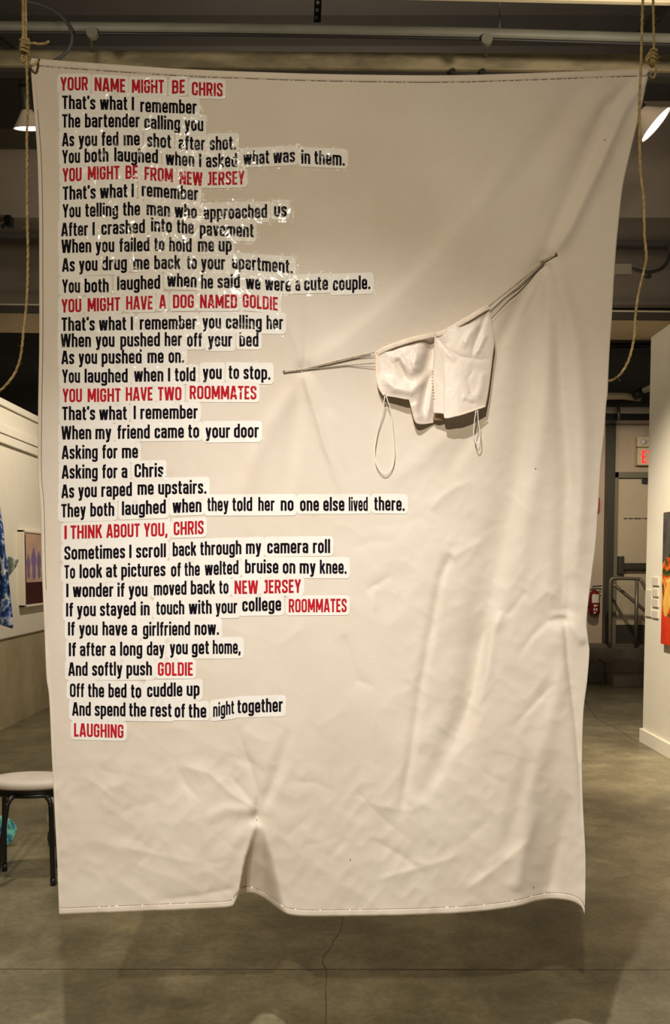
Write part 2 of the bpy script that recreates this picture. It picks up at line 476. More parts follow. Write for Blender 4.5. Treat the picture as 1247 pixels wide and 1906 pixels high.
# conduit with box seen right of the banner
cd = empty('wall_conduit', V(at(1170, 495, 6.58)))
tag(cd, 'thin grey conduit bending down from a junction box right of the banner', 'conduit')
mb = MB(); mb.tube(curve([at(x, y, 6.58) for x, y in ((1176, 500), (1200, 506), (1225, 503), (1240, 490), (1246, 470), (1247, 455))], 6), 0.012, 8); mb.build('conduit', M_dark, cd)
mb = MB(); a = at(1147, 510, 6.57); b = at(1176, 491, 6.57); mb.box(a, (b[0], 6.62, b[2])); mb.build('junction_box', M_soffit, cd, smooth=False)
mb = MB(); a = at(1203, 515, 6.56); b = at(1213, 503, 6.56); mb.box(a, (b[0], 6.6, b[2])); mb.build('conduit_clip', M_dark, cd, smooth=False)
# small box left
jb = empty('camera_box', V(at(12, 412, 6.6)))
tag(jb, 'small black box fixed high up left of the banner', 'box')
mb = MB(); a = at(8, 418, 6.55); b = at(19, 400, 6.55); mb.box(a, (b[0], 6.62, b[2])); mb.build('housing', M_black_metal, jb, smooth=False)
mb = MB(); mb.tube([at(3, 423, 6.58), at(12, 416, 6.58)], .014, 8); mb.build('arm', M_black_metal, jb)

# far pipes and duct beyond the right wall
fp = empty('sprinkler_pipe', V(at(1160, 738, 10.6)))
tag(fp, 'thick beige pipe with elbow high at the back right of the banner', 'pipe')
mb = MB(); mb.tube([at(1040, 738, 10.6), at(1160, 737, 10.6), at(1192, 741, 10.6)], 0.042, 12); mb.build('pipe', M_band, fp)
mb = MB(); mb.tube([at(1196, 728, 10.5), at(1245, 708, 10.3)], 0.036, 12); mb.build('branch_pipe', M_band, fp)
mb = MB(); mb.tube([at(1180, 737, 10.55), at(1196, 729, 10.48)], 0.055, 12); mb.build('coupling', M_dark, fp)
mb = MB(); mb.tube([at(1151, 755, 10.6), at(1152, 783, 10.6)], 0.02, 8); mb.build('drop_pipe', M_dark, fp)
dk = empty('cable_tray', V(at(1160, 776, 11.2)))
tag(dk, 'dark horizontal tray on the back wall above the exit sign', 'tray')
mb = MB(); mb.hexa(tilted(1040, 770, 782, 1260, 771, 783, 11.2, 11.45)); mb.build('tray', M_black_metal, dk, smooth=False)
mb = MB(); mb.hexa(tilted(1040, 757, 769, 1260, 758, 770, 11.3, 11.45)); mb.build('duct', M_soffit, dk, smooth=False)
mb = MB(); mb.tube([at(1040, 645, 8.3), at(1260, 643, 8.3)], 0.03, 8)
tag(mb.build('dark_pipe', M_black_metal), 'dark straight pipe beyond the cream soffit right of the banner', 'pipe')


# ------------------------------------------------------------------ clamp lamps
def lamp(name, label, Y, apex, axis, scale, power, tgt, ang):
    r = empty(name, V(at(apex[0], apex[1], Y)))
    tag(r, label, 'lamp', 'white cone lamps hanging under the ceiling')
    O = V(at(apex[0], apex[1], Y))
    z = Vector(axis).normalized()
    M = Vector((0, 0, 1)).rotation_difference(z).to_matrix()
    s = scale
    prof = [(0.030 * s, 0), (0.036 * s, 0.004 * s), (0.052 * s, 0.03 * s), (0.085 * s, 0.085 * s), (0.110 * s, 0.118 * s), (0.112 * s, 0.121 * s), (0.107 * s, 0.120 * s), (0.08 * s, 0.083 * s), (0.046 * s, 0.03 * s), (0.028 * s, 0.004 * s)]
    mb = MB(); mb.lathe(prof, O, 40, M); mb.build('lamp_shade', M_shade, r)
    mb = MB(); mb.lathe([(0, -.15 * s), (.036 * s, -.15 * s), (.04 * s, -.14 * s), (.04 * s, -.002 * s), (.034 * s, .004 * s), (0, .004 * s)], O, 24, M); mb.build('lamp_socket', M_steel_dark, r, sharp=30)
    mb = MB(); mb.lathe([(0, .121 * s), (.05 * s, .121 * s), (.100 * s, .118 * s), (.105 * s, .112 * s)], O, 40, M); mb.build('bulb', M_bulb, r)
    spot('lamp_light', O + z * (.16 * s), tgt, power, ang, 0.8, 0.04)
    return r, O, M


r, O, M = lamp('clamp_lamp', 'white cone lamp pointing down beside the banner top left corner', 4.9, (50, 204), (0.03, 0.30, -0.95), 0.76, 22, (-1.9, 5.4, 0), 100)
mb = MB(); mb.tube(curve([at(50, 148, 4.9), at(50, 136, 4.9), at(44, 128, 4.85), at(46, 114, 4.66)], 5), 0.016, 8); mb.build('clamp', M_black_metal, r)
mb = MB(); mb.tube([at(38, 132, 4.88), at(36, 178, 4.88)], 0.004, 6); mb.build('bracket', M_cable, r)
r, O, M = lamp('clamp_lamp', 'white cone lamp tilted sideways below the banner top right corner', 4.9, (1193, 207), (0.70, -0.13, -0.70), 0.92, 18, (3.6, 5.0, 0), 80)
mb = MB(); mb.tube(curve([O + M @ Vector((0, 0, -.14)), at(1186, 170, 4.9), at(1192, 146, 4.8), at(1190, 122, 4.66)], 5), 0.014, 8); mb.build('clamp', M_black_metal, r)

# ------------------------------------------------------------------ things on the back wall, right
# column, door
struct(slab('trim_10', V(at(1125.5, 1207, 11.86)), (float(at(1139, 1207, 11.86)[0]), 12.0, 3.42), M_steel_dark))
YD = 11.9
pz = float(at(1150, 1203, 11.5)[2])
door = struct(empty('door_1', V(at(1200, 1200, YD))))
xa, xb = float(at(1139, 1100, YD)[0]), float(at(1147, 1100, YD)[0])
zt = float(at(1150, 890, YD)[2])
xr = xb + 1.0
mb = MB(); mb.box((xa, YD - .02, pz), (xb, 12.0, zt + .08)); mb.box((xr, YD - .02, pz), (xr + .07, 12.0, zt + .08)); mb.box((xa, YD - .02, zt), (xr + .07, 12.0, zt + .08)); mb.build('door_frame', M_frame, door, smooth=False, bevel=0.005)
mb = MB(); mb.box((xb + .006, YD + .02, pz + .01), (xr - .006, 12.0, zt - .01)); lf = mb.build('door_leaf', M_door, door, smooth=False)
zk = float(at(1160, 1163, YD)[2])
mb = MB(); mb.box((xb + .01, YD + .005, pz + .02), (xr - .01, YD + .03, zk)); mb.build('kick_plate', M_steel_dark, lf, smooth=False)
zb0, zb1 = float(at(1170, 1060, YD)[2]), float(at(1170, 1048, YD)[2])
mb = MB(); mb.box((xb + .03, YD - .08, zb0), (xr - .03, YD - .03, zb1)); mb.box((xb + .0, YD - .1, zb0 - .06), (xb + .07, YD + .02, zb1 + .09)); mb.build('panic_bar', M_steel_dark, lf, smooth=False, bevel=.008)
mb = MB(); mb.box((float(at(1195, 893, YD)[0]), YD - .05, zt - .07), (float(at(1195, 893, YD)[0]) + .3, YD + .02, zt - .015)); mb.build('door_closer', M_dark, lf, smooth=False)
zs = float(at(1180, 965, YD)[2])
mb = MB()
x = float(at(1162, 965, YD)[0])
for i in range(16):
    w = random.choice((.012, .02, .016)); mb.box((x, YD + .012, zs - .008), (x + w, YD + .021, zs + .008)); x += w + random.choice((.006, .006, .018))
mb.build('door_lettering', M_dark, lf, smooth=False)

# exit sign
es = empty('exit_sign', V(at(1215, 850, 11.85)))
tag(es, 'beige exit sign with red lit letters and emergency lamp above the back door', 'sign')
x0, z1 = float(at(1187.5, 833, 11.85)[0]), float(at(1187.5, 833, 11.85)[2])
z0 = float(at(1187.5, 866, 11.85)[2]); x1 = x0 + .36
mb = MB(); mb.box((x0, 11.85, z0), (x1, 11.99, z1)); mb.build('sign_box', M_exit_case, es, smooth=False, bevel=.008)
mb = MB(); mb.box((x0, 11.87, z1 + .01), (x1, 11.99, z1 + .15)); mb.build('lamp_housing', M_exit_case, es, smooth=False, bevel=.01)
for dx in (.07, .29):
    mb = MB(); mb.lathe([(0, .05), (.03, .045), (.036, .02), (.036, 0), (0, 0)], (x0 + dx, 11.87, z1 + .075), 20, Matrix.Rotation(PI / 2, 3, 'X')); mb.build('emergency_lamp', M_glass, es)
lh = (z1 - z0) * .68; lw = .055; ly = 11.843; zb = z0 + (z1 - z0) * .13; st = .019
LT = {'E': [(0, 0, st, lh), (0, 0, lw, st), (0, lh - st, lw, lh), (0, lh / 2 - st / 2, lw * .85, lh / 2 + st / 2)], 'I': [(0, 0, st, lh)], 'T': [(0, lh - st, lw, lh), (lw / 2 - st / 2, 0, lw / 2 + st / 2, lh)]}
cx = x0 + .055
for chh in 'EXIT':
    mb = MB()
    if chh == 'X':
        for a, b in (((0, 0), (lw, lh)), ((0, lh), (lw, 0))):
            h = st * .6
            mb.hexa([(cx + a[0] - h + h, ly, zb + a[1]), (cx + a[0] + st, ly, zb + a[1]), (cx + a[0] + st, 11.852, zb + a[1]), (cx + a[0], 11.852, zb + a[1]),
                     (cx + b[0] - h, ly, zb + b[1]), (cx + b[0] - h + st, ly, zb + b[1]), (cx + b[0] - h + st, 11.852, zb + b[1]), (cx + b[0] - h, 11.852, zb + b[1])])
        adv = lw + .018
    else:
        for q in LT[chh]: mb.box((cx + q[0], ly, zb + q[1]), (cx + q[2], 11.852, zb + q[3]))
        adv = (st if chh == 'I' else lw) + .018
    mb.build('letter', M_exit, es, smooth=False); cx += adv

# fire alarm pull, red
mb = MB(); a = at(1106, 952, 11.9); b = at(1117, 927, 11.9); mb.box(a, (b[0], 11.995, b[2]))
tag(mb.build('fire_alarm', M_redalarm, smooth=False, bevel=.006), 'small red fire alarm box on the back wall at the banner right edge', 'alarm')

# extinguisher
ex = empty('fire_extinguisher', V(at(1105, 1145, 11.88)))
tag(ex, 'red fire extinguisher with white label hung on the back wall right of the banner', 'fire extinguisher')
c = at(1105.5, 1143, 11.88); s = float(at(1105.5, 1100, 11.88)[2] - c[2]); R = .075
mb = MB(); mb.lathe([(0, 0), (R * .9, 0), (R, .012), (R, s * .78), (R * .85, s * .9), (R * .45, s), (R * .3, s * 1.05), (0, s * 1.05)], c, 28); mb.build('cylinder', M_ext, ex)
mb = MB()
th = [math.radians(-90 + a) for a in np.linspace(-38, 38, 9)]
mb.grid(np.array([[(c[0] + (R + .002) * math.cos(t), c[1] + (R + .002) * math.sin(t), c[2] + h) for t in th] for h in (s * .5, s * .86)])); mb.build('paper_label', M_label, ex)
mb = MB()
for dx, dz, w, h in ((-.02, .05, .02, .03), (.012, .045, .018, .04), (-.01, .1, .03, .03), (.02, .11, .014, .02), (-.012, .012, .03, .02)):
    mb.box((c[0] + dx - w / 2, c[1] - R - .003, c[2] + dz), (c[0] + dx + w / 2, c[1] - R + .012, c[2] + dz + h))
mb.build('pictogram', M_label, ex, smooth=False)
mb = MB(); mb.tube([(c[0] - .005, c[1], c[2] + s), (c[0] - .005, c[1], c[2] + s * 1.2)], .022, 10); mb.build('valve', M_metal, ex)
mb = MB(); mb.tube([(c[0] - .02, c[1], c[2] + s * 1.2), (c[0] + .1, c[1], c[2] + s * 1.22)], .009, 8); mb.tube([(c[0] - .02, c[1], c[2] + s * 1.13), (c[0] + .1, c[1], c[2] + s * 1.07)], .008, 8); mb.build('handle', M_steel_dark, ex)
mb = MB(); mb.tube(curve([(c[0] - .02, c[1] - .01, c[2] + s * 1.1), (c[0] - .075, c[1], c[2] + s * .98), (c[0] - .09, c[1], c[2] + s * .6), (c[0] - .085, c[1], c[2] + s * .25)], 6), .011, 8); mb.build('hose', M_black_metal, ex)
mb = MB(); mb.box((c[0] - .03, c[1] + .05, c[2] + s * .6), (c[0] + .03, 12.0, c[2] + s * .95)); mb.build('wall_bracket', M_metal, ex, smooth=False)

# concrete platform, steps
X = lambda px, Y=11.2: float(at(px, 1200, Y)[0])
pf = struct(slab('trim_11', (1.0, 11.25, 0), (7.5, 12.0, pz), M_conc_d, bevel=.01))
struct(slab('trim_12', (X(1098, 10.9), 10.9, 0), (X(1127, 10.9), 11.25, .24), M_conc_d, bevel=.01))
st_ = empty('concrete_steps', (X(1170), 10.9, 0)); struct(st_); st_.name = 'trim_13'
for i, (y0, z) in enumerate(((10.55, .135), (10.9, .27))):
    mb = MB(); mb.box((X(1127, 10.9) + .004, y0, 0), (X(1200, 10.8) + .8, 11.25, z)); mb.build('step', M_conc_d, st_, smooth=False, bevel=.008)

hr = empty('handrail', V(at(1160, 1205, 11.3)))
tag(hr, 'grey tubular steel handrail on the concrete platform in front of the back door', 'handrail')
YH = 11.3
mb = MB(); mb.tube(curve([at(1135, 1204, YH), at(1135.5, 1150, YH), at(1135.5, 1090, YH), at(1137, 1080, YH), at(1141, 1077, YH), at(1160, 1076.5, YH), at(1185, 1077.5, YH), at(1192, 1079, YH), at(1197, 1087, YH - .05), at(1212, 1115, YH - .3), at(1225, 1140, YH - .6)], 5), .022, 12); mb.build('top_rail', M_rail, hr)
b_ = at(1183, 1214, YH - .02); b_[2] = pz
mb = MB(); mb.tube([b_, at(1185.5, 1080, YH)], .024, 12); mb.build('post', M_rail, hr)
mb = MB(); mb.tube([at(1141, 1088, YH + .3), at(1146, 1091, YH + .3), at(1212, 1146, YH - .1)], .022, 10); mb.build('lower_rail', M_rail, hr)

# ------------------------------------------------------------------ right wall: painting, plaques
pt = empty('abstract_painting', V(atx(1243, 1200, RX - .02)))
tag(pt, 'abstract canvas in red, orange and black on the right white wall', 'painting')
a = atx(1235, 954, RX - .04); b = atx(1235, 1199, RX - .04)
y1 = float(a[1]); z1 = float(a[2]); z0 = float(b[2]); y0 = y1 - 1.1
mb = MB(); mb.box((RX - .04, y0, z0), (RX - .001, y1, z1)); mb.build('canvas', M_paint, pt, smooth=False)
mb = MB(); mb.grid(np.array([[(RX - .0415, y, z) for y in np.linspace(y0, y1 - .01, 8)] for z in (z0 + .003, z0 + .2)])); mb.v = [(p[0], p[1], p[2] + (.05 * math.sin(p[1] * 30) if p[2] > z0 + .1 else 0)) for p in mb.v]; mb.build('red_field', M_paint_red, pt)
mb = MB(); mb.grid(np.array([[(RX - .0412, y, z) for y in np.linspace(y0, y1 - .002, 8)] for z in (z1 - .34, z1 - .003)])); mb.v = [(p[0], p[1], p[2] + (.06 * math.sin(p[1] * 22) if p[2] < z1 - .1 else 0)) for p in mb.v]; mb.build('dark_field', M_paint_dark, pt)
mb = MB(); cy, cz = y1 - .12, z0 + .34
mb.add([(RX - .042, cy + .075 * math.cos(t) - .03 * math.sin(t), cz + .13 * math.sin(t)) for t in np.linspace(0, 2 * PI, 24, endpoint=False)], [tuple(range(24))]); mb.build('gold_shape', M_paint_gold, pt, smooth=False)
pl = [(1215, 1226, 1074.5, 1090), (1215, 1225, 1096, 1110.5), (1214.5, 1225, 1115, 1130), (1214, 1225, 1136, 1151), (1202.5, 1212.5, 1098, 1148)]
pn = ['topmost of the four small white plaques beside the red painting', 'second from top of the four small white plaques by the red painting', 'third from top of the four small white plaques by the red painting', 'lowest of the four small white plaques beside the red painting', 'tall white wall label left of the four small plaques']
for (x0, x1, y0, y1), lb in zip(pl, pn):
    a = atx(x0, y0, RX - .006); b = atx(x1, y1, RX - .006)
    d = .012
    mb = MB(); mb.box((RX - d, a[1], a[2]), (RX - .0005, b[1], atx(x1, y1, RX)[2])); o = mb.build('wall_plaque', M_plaque, smooth=False, bevel=.001)
    tag(o, lb, 'label', 'white plaques on the right wall')

# ------------------------------------------------------------------ left wall: framed print, garment
fr = empty('framed_print', V(atx(40, 1130, LX)))
tag(fr, 'white framed pink and maroon print on the left wall at the banner edge', 'picture')
a = atx(43, 986, LX + .055); b = atx(43, 1131, LX + .055)
ya, zt_, zb_ = float(a[1]), float(a[2]), float(b[2])
yb = ya + 1.0
mb = MB(); t = .035
mb.box((LX, ya, zb_), (LX + .055, ya + t, zt_)); mb.box((LX, yb - t, zb_), (LX + .055, yb, zt_)); mb.box((LX, ya, zb_), (LX + .055, yb, zb_ + t * .6)); mb.box((LX, ya, zt_ - t * .6), (LX + .055, yb, zt_)); mb.build('frame', M_whiteframe, fr, smooth=False, bevel=.003)
hx = LX + .045; zm = zb_ + (zt_ - zb_) * .32
mb = MB(); mb.box((LX + .01, ya + t, zm), (hx, yb - t, zt_ - t * .6)); mb.build('upper_print', M_pink, fr, smooth=False)
mb = MB(); mb.box((LX + .01, ya + t, zb_ + t * .6), (hx, yb - t, zm)); mb.build('lower_print', M_maroon, fr, smooth=False)
mb = MB()
for q, (y, w, h0, h1) in enumerate(((.15, .045, .03, .27), (.3, .06, .02, .33), (.45, .05, .03, .3), (.65, .06, .02, .33))):
    mb.add([(hx + .001, ya + y + w * math.cos(t_) * (1 + .3 * math.sin(5 * t_)), zm + (h0 + h1) / 2 + (h1 - h0) / 2 * math.sin(t_)) for t_ in np.linspace(0, 2 * PI, 22, endpoint=False)], [tuple(range(22))])
mb.build('printed_figure', M_purple, fr, smooth=False)
mb = MB(); mb.box((hx, ya + t, zb_ + t), (hx + .0015, ya + t + .05, zt_ - t)); mb.build('dark_edge', M_maroon, fr, smooth=False)

ga = empty('tie_dyed_garment', V(at(0, 940, 7.1)))
tag(ga, 'indigo tie dyed cloth hanging by the left wall at the picture edge', 'garment')
edge = [(0, 930), (-6, 944), (6, 982), (9, 1023), (15, 1068), (21, 1126), (25, 1160)]
rows = []
for k, y in enumerate(np.linspace(905, 1170, 40)):
    xr_ = np.interp(y, [905, 930, 944, 982, 1023, 1068, 1126, 1160, 1170], [-8, -5, 0, 6, 9.5, 15, 21, 25.5, 23])
    rowp = []
    for u in np.linspace(0, 1, 24):
        x = -34 + (xr_ + 34) * u
        yy = y - (0 if y < 1100 else (1 - u) * (y - 1100) * .25)
        rowp.append(at(x, yy, 7.1 + .03 * math.sin(u * 16 + y * .01) + .012 * math.sin(u * 31 - y * .02)))
    rows.append(rowp)
mb = MB(); mb.grid(np.array(rows)); mb.build('cloth_body', M_blue, ga, solid=.004)
rows = []
for v in np.linspace(0, 1, 10):
    rows.append([at(12 + 23 * u * (1 - .35 * v) + 3 * v, 1034 + 7 * u + 40 * v - 26 * v * u, 7.22 + .02 * math.sin(u * 9)) for u in np.linspace(0, 1, 12)])
mb = MB(); mb.grid(np.array(rows)); mb.build('sleeve', M_green, ga, solid=.004)
mb = MB(); p = at(-20, 905, 7.1); mb.tube([(LX, 7.1, p[2]), (p[0] + .08, 7.1, p[2])], .008, 8); mb.build('hanging_rod', M_steel_dark, ga)

# ------------------------------------------------------------------ stool, ceramics on the floor
SX, SY = -1.43, 4.13
so = empty('stool', (SX, SY, 0))
tag(so, 'round black metal stool with white padded seat behind the banner lower left', 'stool')
sz = .457
def flat(mb):
    mb.v = [(v[0], SY + (v[1] - SY) * .62, v[2]) for v in mb.v]


mb = MB(); mb.lathe([(0, sz + .004), (.12, sz + .003), (.18, sz), (.194, sz - .007), (.199, sz - .018), (.198, sz - .032), (.19, sz - .036), (0, sz - .036)], (SX, SY, 0), 56); flat(mb); mb.build('seat', M_white_vinyl, so)
mb = MB()
for k in range(120):
    t = 2 * PI * k / 120
    c = Vector((SX + .1985 * math.cos(t), SY + .1985 * math.sin(t), sz - .034)); mb.tube([c + Vector((0, 0, .005)), c - Vector((0, 0, .005))], .003, 5)
flat(mb); mb.build('nail_trim', mat('stud_trim', (150, 130, 105), .5), so)
mb = MB(); mb.lathe([(0, sz - .038), (.192, sz - .038), (.194, sz - .046), (.19, sz - .056), (.16, sz - .06), (0, sz - .06)], (SX, SY, 0), 56); flat(mb); mb.build('seat_base', M_black_metal, so, sharp=35)
mb = MB(); mb.tube([(SX + .172 * math.cos(t), SY + .172 * math.sin(t), sz - .068) for t in np.linspace(0, 2 * PI, 48, endpoint=False)], .010, 10, closed=True); flat(mb); mb.build('ring', M_black_metal, so)
fA = atz(8.5, 1621, 0); fB = atz(99, 1648, 0)
ctr = (fA + fB) / 2; half = (fB - fA) / 2; prp = np.array([-half[1], half[0], 0])
for d in (half, -half, prp, -prp):
    foot = ctr + d
    dv = np.array([foot[0] - SX, foot[1] - SY, 0]); dv /= np.linalg.norm(dv)
    fr_ = float(np.hypot(foot[0] - SX, foot[1] - SY)); q_ = np.array([SX, SY, 0])
    kk = 1.0 if abs(dv[0]) > .6 else .62
    pth = [q_ + dv * (fr_ - .055) * kk + [0, 0, sz - .064], q_ + dv * (fr_ - .03) * kk + [0, 0, sz - .068], q_ + dv * (fr_ - .012) * (kk + .05 if kk < 1 else 1) + [0, 0, sz - .086], q_ + dv * (fr_ - .007) * (kk + .1 if kk < 1 else 1) + [0, 0, sz - .13], foot + [0, 0, .004]]
    mb = MB(); mb.tube(curve(pth, 6), .0115, 10); lg = mb.build('leg', M_black_metal, so)
    mb = MB(); mb.tube([foot + [0, 0, 0.0], foot + [0, 0, .035]], .0135, 10); mb.build('foot_cap', M_black_metal, lg)

tp = empty('turquoise_plate', V(atz(0, 1585, 0)))
tag(tp, 'turquoise and navy patterned oval plate on the floor behind the stool', 'plate')
c = at(-2, 1562, 4.52)
hz = float(c[2])
Mx = Matrix.Rotation(math.radians(80), 3, 'X')
mb = MB()
prof = [(0, -.006), (.04, -.006), (.07, 0.0), (.094, .010), (.097, .013), (.092, .016), (.066, .006), (.04, 0.0), (0, 0.0)]
n0 = len(mb.v); mb.lathe(prof, (0, 0, 0), 40, Mx)
lo = min(v[2] for v in mb.v)
mb.v = [(c[0] + v[0] * (1 + .05 * math.sin(5 * math.atan2(v[2], v[0]))), c[1] + v[1], (v[2] - lo) * .82 * 1.0 + .001) for v in mb.v]
mb.build('dish', M_teal, tp)
mb = MB(); mb.tube([(c[0] - .09, c[1] + .03, .006), (c[0] + .02, c[1] + .03, .006)], .006, 6); mb.build('stand', M_steel_dark, tp)

cs = empty('ceramic_sculpture', V(atz(94, 1574, 0)))
tag(cs, 'pale speckled ceramic column with dark foot behind the stool right leg', 'sculpture')
c = atz(102, 1573, 0.0)
zt2 = float(at(102, 1478, float(c[1]))[2])
mb = MB(); mb.lathe([(0, zt2), (.018, zt2 - .008), (.03, zt2 - .04), (.037, zt2 * .72), (.039, zt2 * .55), (.034, zt2 * .42), (.022, zt2 * .33), (0, zt2 * .33)], (c[0], c[1], 0), 24); mb.v = [(v[0] + .006 * math.sin(v[2] * 40), v[1], v[2]) for v in mb.v]; mb.build('body', M_speckle, cs)
mb = MB(); mb.lathe([(0, zt2 * .34), (.022, zt2 * .34), (.034, zt2 * .25), (.037, zt2 * .12), (.03, .004), (0, 0)], (c[0], c[1], 0), 24); mb.build('foot', M_dark, cs)

# ================================================================== THE BANNER
DS = 2.39


def vnoise(x, y, seed, ridged=False):
    r = np.random.RandomState(seed); G = r.rand(64, 64)
    xi = np.floor(x).astype(int); yi = np.floor(y).astype(int); fx = x - xi; fy = y - yi
    fx = fx * fx * (3 - 2 * fx); fy = fy * fy * (3 - 2 * fy)
    g = lambda i, j: G[i % 64, j % 64]
    v = (g(xi, yi) * (1 - fx) + g(xi + 1, yi) * fx) * (1 - fy) + (g(xi, yi + 1) * (1 - fx) + g(xi + 1, yi + 1) * fx) * fy
    return 1 - np.abs(2 * v - 1) if ridged else v


def poly_sd(px, py, pts):
    best = np.full(px.shape, 1e9); sd = np.zeros(px.shape); tt = np.zeros(px.shape)
    P = np.array(pts, float); seg = np.linalg.norm(P[1:] - P[:-1], axis=1); tot = seg.sum(); acc = 0
    for i in range(len(P) - 1):
        ax, ay = P[i]; d = P[i + 1] - P[i]; l2 = (d ** 2).sum()
        t = np.clip(((px - ax) * d[0] + (py - ay) * d[1]) / l2, 0, 1)
        qx = ax + t * d[0]; qy = ay + t * d[1]
        dist = np.hypot(px - qx, py - qy); s = np.sign(d[0] * (py - ay) - d[1] * (px - ax))
        m = dist < best
        best = np.where(m, dist, best); sd = np.where(m, s, sd); tt = np.where(m, (acc + t * seg[i]) / tot, tt); acc += seg[i]
    return best, sd, tt


